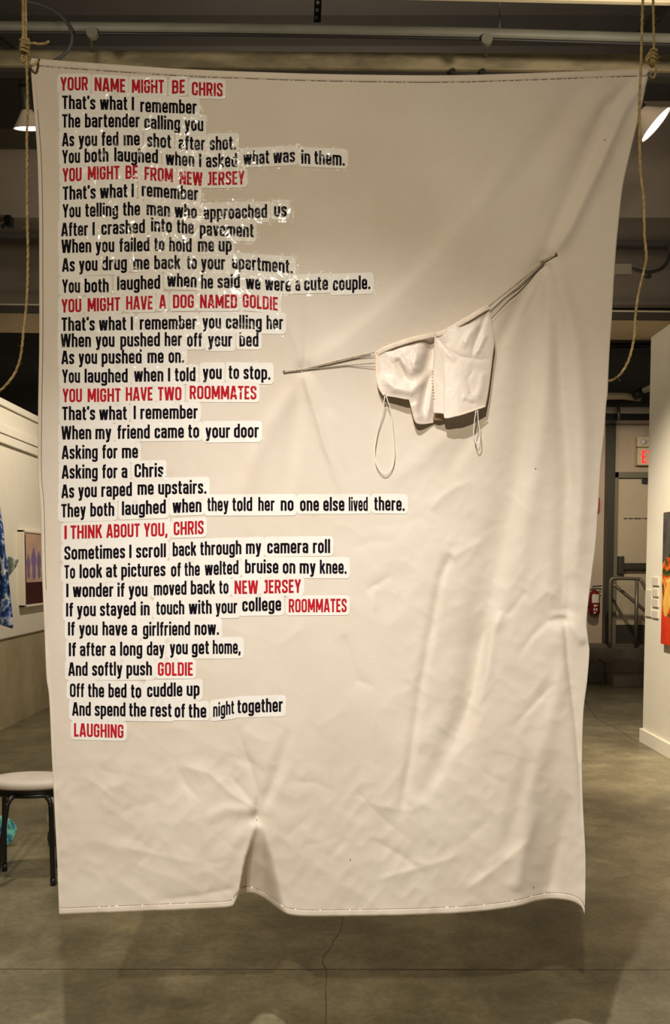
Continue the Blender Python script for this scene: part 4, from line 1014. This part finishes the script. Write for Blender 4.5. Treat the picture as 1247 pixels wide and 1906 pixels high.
B_, R_ = 0, 1
S = [  # colour, baseline left, baseline right, words with their left and right ends
    (R_, 168.6, 167.4, [('YOUR', 112.5, 163.5)]), (R_, 168.6, 172, [('NAME', 176, 233)]), (R_, 172.6, 173.4, [('MIGHT', 245.5, 305)]), (R_, 174.3, 172.6, [('BE', 320, 344)]), (R_, 177, 179.3, [('CHRIS', 357, 414.5)]),
    (B_, 202.6, 205, [("That's", 115.6, 177.5), ('what', 186, 237), ('I', 245, 249.5)]), (B_, 208.2, 211.8, [('remember', 261, 366)]),
    (B_, 237.3, 236.6, [('The', 115.6, 149.3), ('bartender', 158, 260)]), (B_, 239.2, 244, [('calling', 268.4, 335.3), ('you', 343.7, 378.3)]),
    (B_, 272.2, 270.2, [('As', 115.6, 138), ('you', 146.4, 180.6), ('fed', 189, 220.3), ('me', 230, 260)]), (B_, 272.6, 275.8, [('shot', 273.7, 318.4)]), (B_, 278, 279.6, [('after', 332.4, 381.5)]), (B_, 279.5, 278.2, [('shot.', 390.4, 439)]),
    (B_, 304.2, 300.4, [('You', 115.6, 148.8), ('both', 157.3, 201.8)]), (B_, 299.8, 303.7, [('laughed', 212.6, 293.9)]), (B_, 306.3, 311, [('when', 308.3, 361.7), ('I', 370.4, 374.6)]), (B_, 311.6, 310.4, [('asked', 383.4, 441)]), (B_, 306.8, 301.3, [('what', 453, 501), ('was', 508.7, 549)]), (B_, 304.2, 308.2, [('in', 560.7, 577.3), ('them.', 585, 641.8)]),
    (R_, 338, 336.4, [('YOU', 116.4, 151.7)]), (R_, 334.6, 333.2, [('MIGHT', 163.3, 222.2)]), (R_, 332.8, 332.2, [('BE', 233.5, 256.4)]), (R_, 334.9, 338.8, [('FROM', 268.9, 321.8)]), (R_, 342.4, 345.7, [('NEW', 333.8, 376.6)]), (R_, 344.8, 343, [('JERSEY', 386.3, 454.8)]),
    (B_, 372, 366.4, [("That's", 116.8, 178), ('what', 186, 237), ('I', 244.6, 249)]), (B_, 365, 373.2, [('remember', 263.6, 369)]),
    (B_, 404.9, 400.6, [('You', 116.4, 150), ('telling', 158.5, 219.8), ('the', 228.7, 260.7)]), (B_, 399.9, 407, [('man', 272.7, 316.5), ('who', 325, 366.3)]), (B_, 408.4, 405.2, [('approached', 379, 497)]), (B_, 403, 402.6, [('us', 510, 533.5)]),
    (B_, 439.8, 437.9, [('After', 114, 163.7), ('I', 172, 176.2)]), (B_, 437, 433.5, [('crashed', 188.5, 269.6)]), (B_, 430.2, 435.5, [('into', 281, 320), ('the', 329.3, 360.5)]), (B_, 438, 441.4, [('pavement', 371.8, 472)]),
    (B_, 470.8, 468.7, [('When', 114.4, 169.8), ('you', 178, 212.6)]), (B_, 468.7, 466.7, [('failed', 222, 278), ('to', 287, 306)]), (B_, 467.2, 469, [('hold', 314.8, 356.7)]), (B_, 468.2, 467.9, [('me', 368.2, 398.5), ('up', 406.7, 431.3)]),
    (B_, 505.7, 501.6, [('As', 115.6, 139), ('you', 147, 181.3), ('drug', 190, 236)]), (B_, 501.6, 500.4, [('me', 248, 278), ('back', 287, 335.7)]), (B_, 500.6, 501.6, [('to', 347.8, 366.3), ('your', 374.2, 419)]), (B_, 499.6, 508.8, [('apartment.', 431.8, 544.8)]),
    (B_, 544.9, 543.7, [('You', 115.6, 148.8), ('both', 157.3, 202.2)]), (B_, 540, 537.2, [('laughed', 217.9, 298)]), (B_, 532.9, 534.8, [('when', 311, 365.8)]), (B_, 537, 535.7, [('he', 374.2, 396.4), ('said', 404.8, 446.4)]), (B_, 537.6, 542.4, [('we', 457.7, 484.7), ('were', 493.3, 541.2)]), (B_, 541.4, 539.3, [('a', 549.6, 558.8), ('cute', 566, 610.5)]), (B_, 540.8, 537.6, [('couple.', 619.4, 689.4)]),
    (R_, 581.7, 580.5, [('YOU', 114.4, 151.2)]), (R_, 579.8, 577.8, [('MIGHT', 163, 223.4)]), (R_, 576, 575.4, [('HAVE', 234.7, 284)]), (R_, 573.8, 573.6, [('A', 296.5, 308.8)]), (R_, 573.4, 572.8, [('DOG', 321.8, 361)]), (R_, 573.2, 573.2, [('NAMED', 372.2, 441.2)]), (R_, 571.5, 578, [('GOLDIE', 451.6, 517.2)]),
    (B_, 615.8, 614.2, [("That's", 114.4, 176.3), ('what', 184.2, 234.7), ('I', 243.2, 247.4)]), (B_, 613.4, 612.2, [('remember', 260, 365.8)]), (B_, 611, 612.9, [('you', 377, 411.4), ('calling', 420.3, 487.2), ('her', 496, 526.8)]),
    (B_, 646, 645.2, [('When', 113.2, 169.3), ('you', 178.2, 213)]), (B_, 645.2, 643.5, [('pushed', 223.9, 297.7), ('her', 306.4, 338.6)]), (B_, 644.7, 644.7, [('off', 348.2, 376)]), (B_, 644.6, 644.6, [('your', 387.3, 432.3)]), (B_, 644.6, 644.8, [('bed', 445.5, 481)]),
    (B_, 677.7, 676, [('As', 114.4, 138), ('you', 146.4, 180.6), ('pushed', 189, 263.6)]), (B_, 675.5, 674.8, [('me', 274.4, 304.5), ('on.', 313.6, 342.5)]),
    (B_, 712.5, 711.5, [('You', 115.6, 148.8), ('laughed', 157.3, 237.6)]), (B_, 710.1, 709.2, [('when', 249.6, 304), ('I', 312.6, 316.8), ('told', 325.3, 363.7)]), (B_, 705.5, 705.2, [('you', 377.5, 412.6)]), (B_, 704.8, 706.5, [('to', 425.6, 445), ('stop.', 453.2, 503.3)]),
    (R_, 748.4, 748, [('YOU', 116.4, 152.4)]), (R_, 748, 747.4, [('MIGHT', 163, 224.6)]), (R_, 745.7, 745, [('HAVE', 234, 284)]), (R_, 745, 744.8, [('TWO', 293.7, 337.7)]), (R_, 742.5, 743.2, [('ROOMMATES', 353, 477.3)]),
    (B_, 781.8, 781, [("That's", 115.6, 177), ('what', 184.7, 236)]), (B_, 779.9, 778.9, [('I', 248.6, 252.8), ('remember', 261.2, 368)]),
    (B_, 817.9, 817, [('When', 114.4, 169.8), ('my', 177.5, 207)]), (B_, 816.7, 814.3, [('friend', 218.4, 278.7), ('came', 287.6, 342.2), ('to', 350.2, 370.6)]), (B_, 815, 814, [('your', 382.5, 428.2), ('door', 435.4, 481.6)]),
    (B_, 854.4, 852.3, [('Asking', 115, 181.8), ('for', 190.2, 218.6), ('me', 226.8, 256.8)]),
    (B_, 890.8, 889.3, [('Asking', 115, 181.8), ('for', 190.2, 218.6), ('a', 226.3, 237)]), (B_, 888.4, 887.2, [('Chris', 250.3, 304)]),
    (B_, 926.9, 922.8, [('As', 114.4, 138), ('you', 145.7, 180), ('raped', 188.5, 245.5)]), (B_, 920.9, 918.5, [('me', 255.9, 286), ('upstairs.', 294.4, 384.3)]),
    (B_, 963, 960, [('They', 114, 159.4), ('both', 168, 212.6)]), (B_, 958.9, 955.3, [('laughed', 226.8, 308.6)]), (B_, 954.6, 952.6, [('when', 321.3, 375)]), (B_, 951.3, 950.4, [('they', 386, 425.2), ('told', 432.5, 469.4), ('her', 480.7, 511), ('no', 522.4, 546.4)]), (B_, 950.7, 950.6, [('one', 558.3, 593.6), ('else', 601.6, 641), ('lived', 649, 684.4)]), (B_, 949.7, 950.7, [('there.', 696.5, 753.3)]),
    (R_, 1003.2, 997.4, [('I', 119.7, 124.3), ('THINK', 131.3, 190.2), ('ABOUT', 198, 260), ('YOU,', 267.7, 311.7)]), (R_, 996, 993.5, [('CHRIS', 323.2, 379)]),
    (B_, 1041.7, 1036.8, [('Sometimes', 119.7, 232.8), ('I', 240.5, 244.7), ('scroll', 253.2, 308.8)]), (B_, 1035.2, 1030, [('back', 321.3, 365.3), ('through', 372.6, 449.2), ('my', 457.6, 486)]), (B_, 1030, 1029, [('camera', 497.3, 573.7), ('roll', 582.3, 614.4)]),
    (B_, 1076.8, 1072, [('To', 119.7, 139.7), ('look', 148, 190.2), ('at', 197.4, 217.9), ('pictures', 225.6, 308)]), (B_, 1073, 1068.4, [('of', 318.2, 336.5), ('the', 343.4, 371.8), ('welted', 381.2, 443.8)]), (B_, 1066.8, 1067.8, [('bruise', 456, 518.2), ('on', 526.2, 549.6), ('my', 557.7, 587.2), ('knee.', 595.2, 645.2)]),
    (B_, 1111.2, 1109.8, [('I', 123.2, 127.4), ('wonder', 135.6, 211), ('if', 218.6, 231.8), ('you', 239.5, 274.4)]), (B_, 1108, 1104.6, [('moved', 286.4, 347), ('back', 355, 400.5), ('to', 407.9, 425.2)]), (R_, 1105.3, 1105, [('NEW', 436.4, 480)]), (R_, 1104.3, 1103, [('JERSEY', 491, 560)]),
    (B_, 1147.3, 1145, [('If', 122.9, 136), ('you', 143.3, 178.2), ('stayed', 186, 252.8), ('in', 261.7, 278.5)]), (B_, 1144.2, 1141.2, [('touch', 290.8, 343), ('with', 351.4, 394), ('your', 401.4, 441.5)]), (B_, 1138, 1136.4, [('college', 450.8, 523.3)]), (R_, 1139.6, 1139, [('ROOMMATES', 537.4, 645.2)]),
    (B_, 1182.7, 1182.2, [('If', 126.5, 139.2), ('you', 147.4, 181.8), ('have', 190.7, 236.6), ('a', 245, 255.2)]), (B_, 1183.4, 1181.2, [('girlfriend', 266, 353.8), ('now.', 362.2, 407.6)]),
    (B_, 1221.2, 1219.5, [('If', 128, 141.4), ('after', 148.8, 197.4), ('a', 205, 215), ('long', 223.4, 264.8), ('day', 273.2, 306)]), (B_, 1217.9, 1216.5, [('you', 316.2, 349.4), ('get', 357, 389), ('home,', 396, 447.7)]),
    (B_, 1257.8, 1256.8, [('And', 127.2, 163), ('softly', 171.4, 227.5), ('push', 235.2, 282.8)]), (R_, 1257.5, 1257.5, [('GOLDIE', 293.7, 359)]),
    (B_, 1297, 1298.7, [('Off', 130, 156.5), ('the', 163.7, 193.8), ('bed', 201.8, 235.4), ('to', 243.6, 262.9)]), (B_, 1297.5, 1294.6, [('cuddle', 273.7, 339.4), ('up', 347.3, 371.4)]),
    (B_, 1331.9, 1334.3, [('And', 134.4, 169), ('spend', 176.3, 233.5), ('the', 240.2, 272), ('rest', 280, 319.4)]), (B_, 1335, 1335.5, [('of', 325, 344.2), ('the', 351, 383.9)]), (B_, 1334.4, 1328.4, [('night', 396.7, 435.7)]), (B_, 1327.4, 1324.3, [('together', 441.7, 526.2)]),
    (R_, 1370.6, 1373.5, [('LAUGHING', 137.8, 230)]),
]
print('stickers', len(S))


def rounded_patch(x0, x1, yl, yr, up, dn, rad, off, step=5):
    n = max(6, int((x1 - x0) / step)); xs = np.concatenate([np.linspace(x0, x0 + rad, 5)[:-1], np.linspace(x0 + rad, x1 - rad, n), np.linspace(x1 - rad, x1, 5)[1:]])
    rows = []
    for k in range(8):
        ov = np.maximum(0, np.maximum(x0 + rad - xs, xs - (x1 - rad))) / rad
        sh = rad * (1 - np.sqrt(np.clip(1 - ov ** 2, 0, 1)))
        base = yl + (yr - yl) * (xs - x0) / (x1 - x0)
        top = base - up + sh; bot = base + dn - sh
        rows.append(onsheet(xs, top + (bot - top) * k / 7, off))
    return np.array(rows)


order = sorted(range(len(S)), key=lambda i: S[i][3][-1][2] - S[i][3][0][1])
small = set(order[:max(0, len(S) - 100)])
rest_s, rest_l = MB(), MB()
for idx, (colr, yl, yr, words) in enumerate(S):
    xa, xb = words[0][1], words[-1][2]
    txt = ' '.join(w[0] for w in words)
    desc = any(c in txt for c in 'gpy,')
    j = (idx * 37 % 100) / 100
    dn = (9 if desc else 6.0)
    mb = rest_s if idx in small else MB()
    mb.grid(rounded_patch(xa - 6, xb + 6, yl, yr, 31, dn, 6.5, .0008 + .0003 * j), 0)
    mb.grid(rounded_patch(xa - 9 - 4 * j, xb + 9 + 5 * (1 - j), yl, yr, 34 + 4 * j, dn + 5, 5, .0024 + .0008 * j, 7), 1)
    if idx not in small: st = mb.build('text_sticker', [M_halo, M_film], banner)
    mb = rest_l if idx in small else MB()
    for w, wx0, wx1 in words:
        pen = 0; pos = []
        for c in w:
            gw, strokes = GQ[c]
            pos.append(pen); pen += gw + (.075 if c not in "'" else .06)
        pen -= .075
        kx = (wx1 - wx0) / pen
        for c, p0 in zip(w, pos):
            for vs, fs in GQ[c][1]:
                a = np.array(vs); X_ = wx0 + (a[:, 0] + p0) * kx
                Y_ = yl + (yr - yl) * (X_ - xa) / max(xb - xa, 1) - a[:, 1] * CAP
                mb.add(onsheet(X_, Y_, .0018), fs, colr if idx in small else 0)
    if idx in small: continue
    lt = mb.build('lettering', M_red if colr else M_black, st, smooth=True)
    if colr: lt['label'] = 'red capital lettering'
if small:
    st = rest_s.build('text_sticker', [M_halo, M_film], banner); st['kind'] = 'stuff'
    lt = rest_l.build('lettering', [M_black, M_red], st); lt['kind'] = 'stuff'

# ------------------------------------------------------------------ ropes


def rope_mesh(mb, path, r, turns=38):
    P = [Vector([float(c) for c in p]) for p in path]
    # resample evenly
    out = [P[0]]; step = r * 1.3; carry = 0
    for a, b in zip(P[:-1], P[1:]):
        l = (b - a).length; t = step - carry
        while t < l: out.append(a + (b - a) * (t / l)); t += step
        carry = l - (t - step)
    out.append(P[-1]); P = out
    up = Vector((0, -1, 0)); ph = 0
    lanes = [[], [], []]
    for i, p in enumerate(P):
        t = (P[min(i + 1, len(P) - 1)] - P[max(i - 1, 0)])
        t = t.normalized() if t.length > 1e-9 else Vector((0, 0, 1))
        n = up - t * up.dot(t); n = n.normalized() if n.length > 1e-4 else t.orthogonal().normalized(); b = t.cross(n); up = n
        for k in range(3):
            a = ph + 2 * PI * k / 3
            lanes[k].append(p + (n * math.cos(a) + b * math.sin(a)) * r * .46)
        ph += .55
    for k in range(3): mb.tube(lanes[k], r * .56, 6)
    for i in range(0, len(P), 5):   # loose fibres
        if random.random() < .55:
            d = Vector((random.uniform(-1, 1), random.uniform(-.6, .3), random.uniform(-.6, .6))).normalized()
            l = random.uniform(1.2, 3.2) * r
            mb.tube([P[i] + d * r * .7, P[i] + d * (r + l * .5) + Vector((0, 0, -l * .1)), P[i] + d * (r + l) + Vector((0, 0, -l * .3))], [.00035, .0003, .0002], 4, cap=False)


def rp(pts, Y, n=7):
    return curve([at(p[0], p[1], (p[2] if len(p) > 2 else Y)) for p in pts], n)


RR = .0036
YR = 2.37
top_l = at(45, 0, 2.40); top_r = at(1216, 0, 2.40)
rl = empty('hanging_rope', V(at(48, 100, YR)))
tag(rl, 'jute rope knotted at the banner top left corner with a long tail swinging left', 'rope', 'jute ropes holding the banner')
mb = MB()
rope_mesh(mb, [np.array([top_l[0] - .004, 2.38, ZC])] + rp([(42.5, 0), (43, 50), (43, 98)], 2.375), RR)
rope_mesh(mb, [np.array([top_l[0] + .006, 2.385, ZC])] + rp([(47.5, 0), (48, 50), (48, 102), (53, 116, 2.37), (60, 122, 2.365), (66, 118, 2.372), (72, 112, 2.392)], 2.38), RR)
mb.build('suspension_line', M_rope, rl)
mb = MB()
for k, y in enumerate((76, 82, 88, 94, 100)):
    c = at(46, y, 2.377); ring = [(c[0] + .0105 * math.cos(t), c[1] + .009 * math.sin(t), c[2] + .004 * math.sin(t + k) + .003 * t / 6) for t in np.linspace(0, 2 * PI, 14)]
    rope_mesh(mb, ring, RR)
mb.build('knot', M_rope, rl)
mb = MB(); rope_mesh(mb, rp([(47, 82), (60, 80.5), (76, 82), (86, 80), (91, 77)], 2.365), RR * .95); mb.build('knot_end', M_rope, rl)
mb = MB(); rope_mesh(mb, rp([(42, 102), (41, 112), (44, 116), (49, 104), (49.5, 118), (51, 160), (51.5, 205), (50, 250), (50.5, 300), (50.5, 360), (51, 420), (52, 470), (51, 530), (49, 570), (44, 615), (39, 660), (30, 690), (16, 711), (0, 727), (-30, 745), (-70, 752)], 2.362, 6), RR); mb.build('rope_tail', M_rope, rl)

rr = empty('hanging_rope', V(at(1216, 110, YR)))
tag(rr, 'jute rope knotted at the banner top right corner above a metal clip', 'rope', 'jute ropes holding the banner')
mb = MB(); rope_mesh(mb, [np.array([top_r[0], 2.40, ZC])] + rp([(1215.5, 0), (1216.5, 45), (1217, 92)], 2.40), RR * .95); mb.build('suspension_line', M_rope, rr)
mb = MB()
for (cx_, cy_, rx, ry, ph) in ((1216, 95, 6, 4.5, 0), (1216.5, 102, 6.5, 4.5, .6), (1217.5, 108, 6, 4.5, 1.1), (1217, 114, 5.5, 4.5, 1.7), (1213, 120, 4, 5.5, .4)):
    rope_mesh(mb, [at(cx_ + rx * math.cos(t), cy_ + ry * math.sin(t + ph) * .8, 2.40 + .008 * math.sin(t)) for t in np.linspace(0, 2 * PI, 14)], RR * .9)
mb.build('knot', M_rope, rr)
mb = MB(); rope_mesh(mb, rp([(1212, 96), (1206, 103), (1201, 112)], 2.385), RR * .85); rope_mesh(mb, rp([(1211, 101), (1206, 110), (1203, 115)], 2.38), RR * .75); mb.build('knot_end', M_rope, rr)
mb = MB(); rope_mesh(mb, rp([(1218, 112), (1221, 126), (1220, 138), (1216, 145), (1211, 142), (1209, 136)], 2.395), RR * .75); mb.build('rope_loop', M_rope, rr)
mb = MB(); mb.tube([at(1208 + 4 * math.cos(t), 142 + 6.5 * math.sin(t), 2.39) for t in np.linspace(0, 2 * PI, 16, endpoint=False)], .0016, 8, closed=True); mb.build('metal_clip', M_metal, rr)

r3 = empty('hanging_rope', V(at(1192, 130, 2.36)))
tag(r3, 'loose jute rope hanging in front of the banner right corner and curving behind its edge', 'rope', 'jute ropes holding the banner')
tp3 = at(1196, 0, 2.36)
mb = MB(); rope_mesh(mb, [np.array([tp3[0], 2.36, ZC])] + rp([(1196.5, 0), (1194.5, 60), (1193, 120), (1191, 170), (1190, 230), (1190.5, 265), (1192, 320), (1197.5, 365), (1199, 410), (1199.5, 440), (1203, 478), (1198, 505), (1191, 535), (1186, 560), (1182, 595), (1181, 622), (1176, 650), (1168, 675), (1156, 695), (1143, 706, 2.39), (1131, 709, 2.42), (1115, 708, 2.44)], 2.355, 6), RR); mb.build('rope', M_rope, r3)

# ------------------------------------------------------------------ the satin bustier pinned by its ties
bu = empty('satin_bustier', V(at(809, 620, DS - .05)))
tag(bu, 'cream satin bustier top tied to the banner by grey cords', 'bustier')


BD = 0.55


def panel(name, top, bot, nx, ny, dfun, m, parent=bu, left=None, right=None, solid=.0016):
    T = np.array(edgef(curve(top, 6))(np.linspace(0, 1, nx))); B = np.array(edgef(curve(bot, 6))(np.linspace(0, 1, nx)))
    Lf = np.array(edgef(curve(left, 6))(np.linspace(0, 1, ny))) if left else T[0] + (B[0] - T[0]) * np.linspace(0, 1, ny)[:, None]
    Rt = np.array(edgef(curve(right, 6))(np.linspace(0, 1, ny))) if right else T[-1] + (B[-1] - T[-1]) * np.linspace(0, 1, ny)[:, None]
    u = np.linspace(0, 1, nx)[None, :, None]; v = np.linspace(0, 1, ny)[:, None, None]
    Qp = (1 - u) * Lf[:, None] + u * Rt[:, None] + (1 - v) * T[None] + v * B[None] - ((1 - u) * (1 - v) * T[0] + u * (1 - v) * T[-1] + (1 - u) * v * B[0] + u * v * B[-1])
    d = dfun(Qp[..., 0], Qp[..., 1], u[..., 0] + 0 * v[..., 0], v[..., 0] + 0 * u[..., 0])
    mb = MB(); mb.grid(at(Qp[..., 0], Qp[..., 1], DS - BD * d)); return mb.build(name, m, parent, solid=solid)


def fd(px, py, folds):
    d = np.zeros(px.shape)
    for pts, amp, w1, w2, kind in folds:
        dist, s, t = poly_sd(px, py, pts); w = np.where(s > 0, w2, w1)
        pr = np.exp(-(dist / w) ** 2) if kind == 'g' else np.exp(-np.sqrt(dist ** 2 + 1) / w)
        e = np.clip(t / .15, 0, 1) * np.clip((1 - t) / .25, 0, 1); d += 1.6 * amp * .001 * pr * e
    return d


def d_right(px, py, u, v):
    d = .040 + .034 * np.sin(np.clip(u, 0, 1) * PI) ** .8 + .022 * v * (1 - u * .55)
    d += fd(px, py, [([(812, 625), (830, 650), (855, 664), (890, 670), (918, 668)], -4.5, 5, 3, 'e'), ([(905, 580), (895, 610), (884, 640), (878, 668)], -6, 6, 5, 'g'), ([(890, 600), (872, 625), (860, 650)], 5, 7, 6, 'g'),
                     ([(905, 620), (893, 645), (882, 665)], 5, 5, 5, 'g'), ([(875, 676), (880, 690), (870, 705), (876, 730), (866, 745)], -3, 5, 4, 'e'), ([(860, 736), (872, 742), (882, 746)], 3, 3, 3, 'e'), ([(862, 745), (874, 752), (888, 752)], -3, 3, 3, 'e'),
                     ([(826, 640), (836, 660), (848, 672)], 2.5, 6, 5, 'g'), ([(826, 640), (828, 700), (830, 775)], 2.2, 7, 4, 'e'), ([(900, 690), (895, 720), (885, 750)], 4, 7, 7, 'g'), ([(850, 590 + 20), (880, 600), (900, 590)], -4, 7, 6, 'g')])
    d += .0014 * (vnoise(px / 12, py / 16, 21) - .5) + .0006 * (vnoise(px / 5, py / 6, 22, True) - .5)
    return d


panel('front_panel', [(809, 619.5), (826, 614), (867.5, 591), (897, 573), (909, 568)], [(807, 769), (818, 769.5), (826, 771), (829.5, 779), (857, 773), (880, 765.5), (904, 757)], 90, 110, d_right, M_satin,
      left=[(809, 619.5), (806.5, 680), (806, 720), (807, 769)], right=[(909, 568), (916, 605), (920, 636), (917, 664), (910, 722), (904, 757)])


def d_left(px, py, u, v):
    d = .034 + .020 * np.sin(np.clip(u, 0, 1) * PI) - .030 * sstep(.72, 1.0, u) * (1 - .2 * v) + .010 * sstep(.4, .9, v) * (1 - u)
    d += fd(px, py, [([(806, 625), (798, 660), (790, 690), (778, 712)], -12, 12, 9, 'g'), ([(738, 664), (750, 690), (758, 714)], -8, 5, 8, 'g'), ([(727, 672), (742, 668), (765, 690), (785, 650)], 7, 9, 9, 'g'), ([(775, 652), (770, 680), (778, 695)], 5, 5, 6, 'g'),
                     ([(712, 700), (735, 722), (765, 728), (790, 705), (803, 690)], 9, 8, 9, 'g'), ([(803, 690), (794, 720), (784, 760), (780, 786)], -9, 9, 7, 'g'), ([(806, 700), (800, 740), (796, 785)], 8, 6, 5, 'g'), ([(718, 655), (760, 640), (805, 626)], -6, 6, 8, 'g'),
                     ([(770, 748), (778, 765), (782, 785)], 6, 6, 6, 'g'), ([(760, 660), (768, 680)], 4, 4, 4, 'e')])
    d += .0016 * (vnoise(px / 12, py / 14, 23) - .5) + .0006 * (vnoise(px / 6, py / 6, 24, True) - .5)
    return d


panel('cup_panel', [(699, 655), (722, 643), (763, 629), (790, 623), (809.5, 619)], [(713.5, 737), (732, 739), (752, 743), (763, 746), (766.5, 764), (773.5, 786), (788, 790), (808, 787)], 90, 110, d_left, M_satin,
      left=[(699, 655), (699.5, 695), (704, 721), (713.5, 737)], right=[(809.5, 619), (808.5, 690), (808, 740), (808, 787)])


def band(name, pix, w, dd, m, side=1):
    P = np.array(curve(pix, 8)); n = len(P)
    T = np.gradient(P, axis=0); T /= np.linalg.norm(T, axis=1)[:, None]; Nn = np.stack([-T[:, 1], T[:, 0]], -1) * side
    rows = []
    dd = np.interp(np.linspace(0, 1, n), np.linspace(0, 1, len(dd)), dd)
    for k in range(5):
        s = k / 4; q = P + Nn * w * s; rows.append(at(q[:, 0], q[:, 1], DS - BD * dd - .0008 * math.sin(s * PI) - .0022))
    mb = MB(); mb.grid(np.array(rows)); return mb.build(name, m, bu, solid=.001)


band('neckline_trim', [(699, 654), (722, 642), (763, 628), (790, 622), (809, 618)], 10, [.034, .046, .055, .044, .02], M_trim)
band('neckline_trim', [(809, 618.5), (826, 613), (867.5, 590), (897, 572), (909, 567)], 10, [.045, .058, .076, .060, .042], M_trim)
band('side_trim', [(698.5, 655), (699, 695), (703.5, 721), (713, 737)], 10, [.034, .034, .036, .044], M_trim, -1)
band('hem_trim', [(829.5, 779.5), (857, 773.5), (880, 766), (904, 757.5)], 3.5, [.078, .09, .084, .062], M_trim, -1)
# inside facing showing at the centre bottom
mb = MB(); mb.grid(np.array([[at(x, y, DS - .012 - .008 * math.sin((x - 806) / 22 * PI)) for x in np.linspace(806, 828, 10)] for y in (766, 774, 783)])); mb.build('inner_facing', mat('inner_satin', (196, 168, 132), .6), bu, solid=.001)
# stitched studs up the inner edge
for nm, pts in (('hook_tape', [(805, 690), (804, 708), (806, 724), (808, 742)]), ('hook_tape', [(768, 750), (770, 764), (773, 780)])):
    mb = MB(); P = curve(pts, 3)
    for p in P: mb.lathe([(0, .0022), (.0022, .001), (.0022, -.001), (0, -.002)], at(p[0], p[1], DS - BD * (.062 if p[0] > 800 else .052)), 8, Matrix.Rotation(PI / 2, 3, 'X'))
    mb.build(nm, M_trim, bu)
# hanging elastic loops
for pts, Y in (([(716, 738, .045), (712, 765, .03), (703, 800, .018), (697.5, 840, .012), (702, 868, .012), (716, 882, .012), (729, 872, .012), (734, 848, .012), (731, 800, .018), (727, 765, .03), (719, 738, .045)], 0), ([(886, 765, .075), (883, 785, .06), (881.5, 805, .05), (885, 820, .045), (889, 826, .045), (893, 818, .045), (892.5, 800, .05), (890, 782, .06), (889, 764, .075)], 0)):
    mb = MB(); mb.tube(curve([at(p[0], p[1], DS - .6 * p[2] - .002) for p in pts], 7), .0014, 8); mb.build('elastic_loop', M_elastic, bu)
# ties through slits in the banner


def tie(lines):
    mb = MB()
    for pts in lines:
        P = np.array(pts, float); t = np.linspace(0, 1, 30)
        L = np.concatenate([[0], np.cumsum(np.hypot(*(P[1:, :2] - P[:-1, :2]).T))]); L /= L[-1]
        x, y, d = (np.interp(t, L, P[:, k]) for k in range(3))
        mb.tube(at(x, y, DS - np.maximum(d, depth(x, y) + .0035)), .0013, 7)
    return mb.build('tie_cord', M_cord, bu)


z_ = lambda x, y, o=.004: float(depth(np.array([x * 1.0]), np.array([y * 1.0]))[0]) + o
tie([[(528, 692, z_(528, 692)), (545, 690, z_(545, 690)), (562, 688, z_(562, 688, .005))], [(528, 693.5, z_(528, 693)), (560, 690, z_(560, 690))],
     [(562, 688, z_(562, 688, .004)), (630, 671, .012), (697, 656, .018)], [(564, 688.5, z_(564, 688)), (640, 680, .012), (698, 676, .018)], [(563, 689, z_(563, 689)), (635, 672.5, .011), (690, 660, .014)]])
tie([[(1008, 489, z_(1008, 489)), (1024, 481, z_(1024, 481)), (1036, 473, z_(1036, 473))], [(1010, 485, z_(1010, 485)), (1026, 477, z_(1026, 477))],
     [(1013, 487, z_(1013, 487)), (965, 527, .014), (911, 569, .022)], [(1012, 490, z_(1012, 490)), (965, 533, .014), (913, 582, .022)], [(1010, 489, z_(1010, 489)), (960, 529, .013), (908, 572, .02)]])
for x, y in ((529, 692), (1009, 488.5), (1035, 473.5)):
    mb = MB(); mb.lathe([(0, .002), (.0035, .0012), (.0035, -.002), (0, -.002)], V(onsheet(x, y, .002)), 10, Matrix.Rotation(PI / 2, 3, 'X')); mb.build('slit_stitch', M_dark, banner)
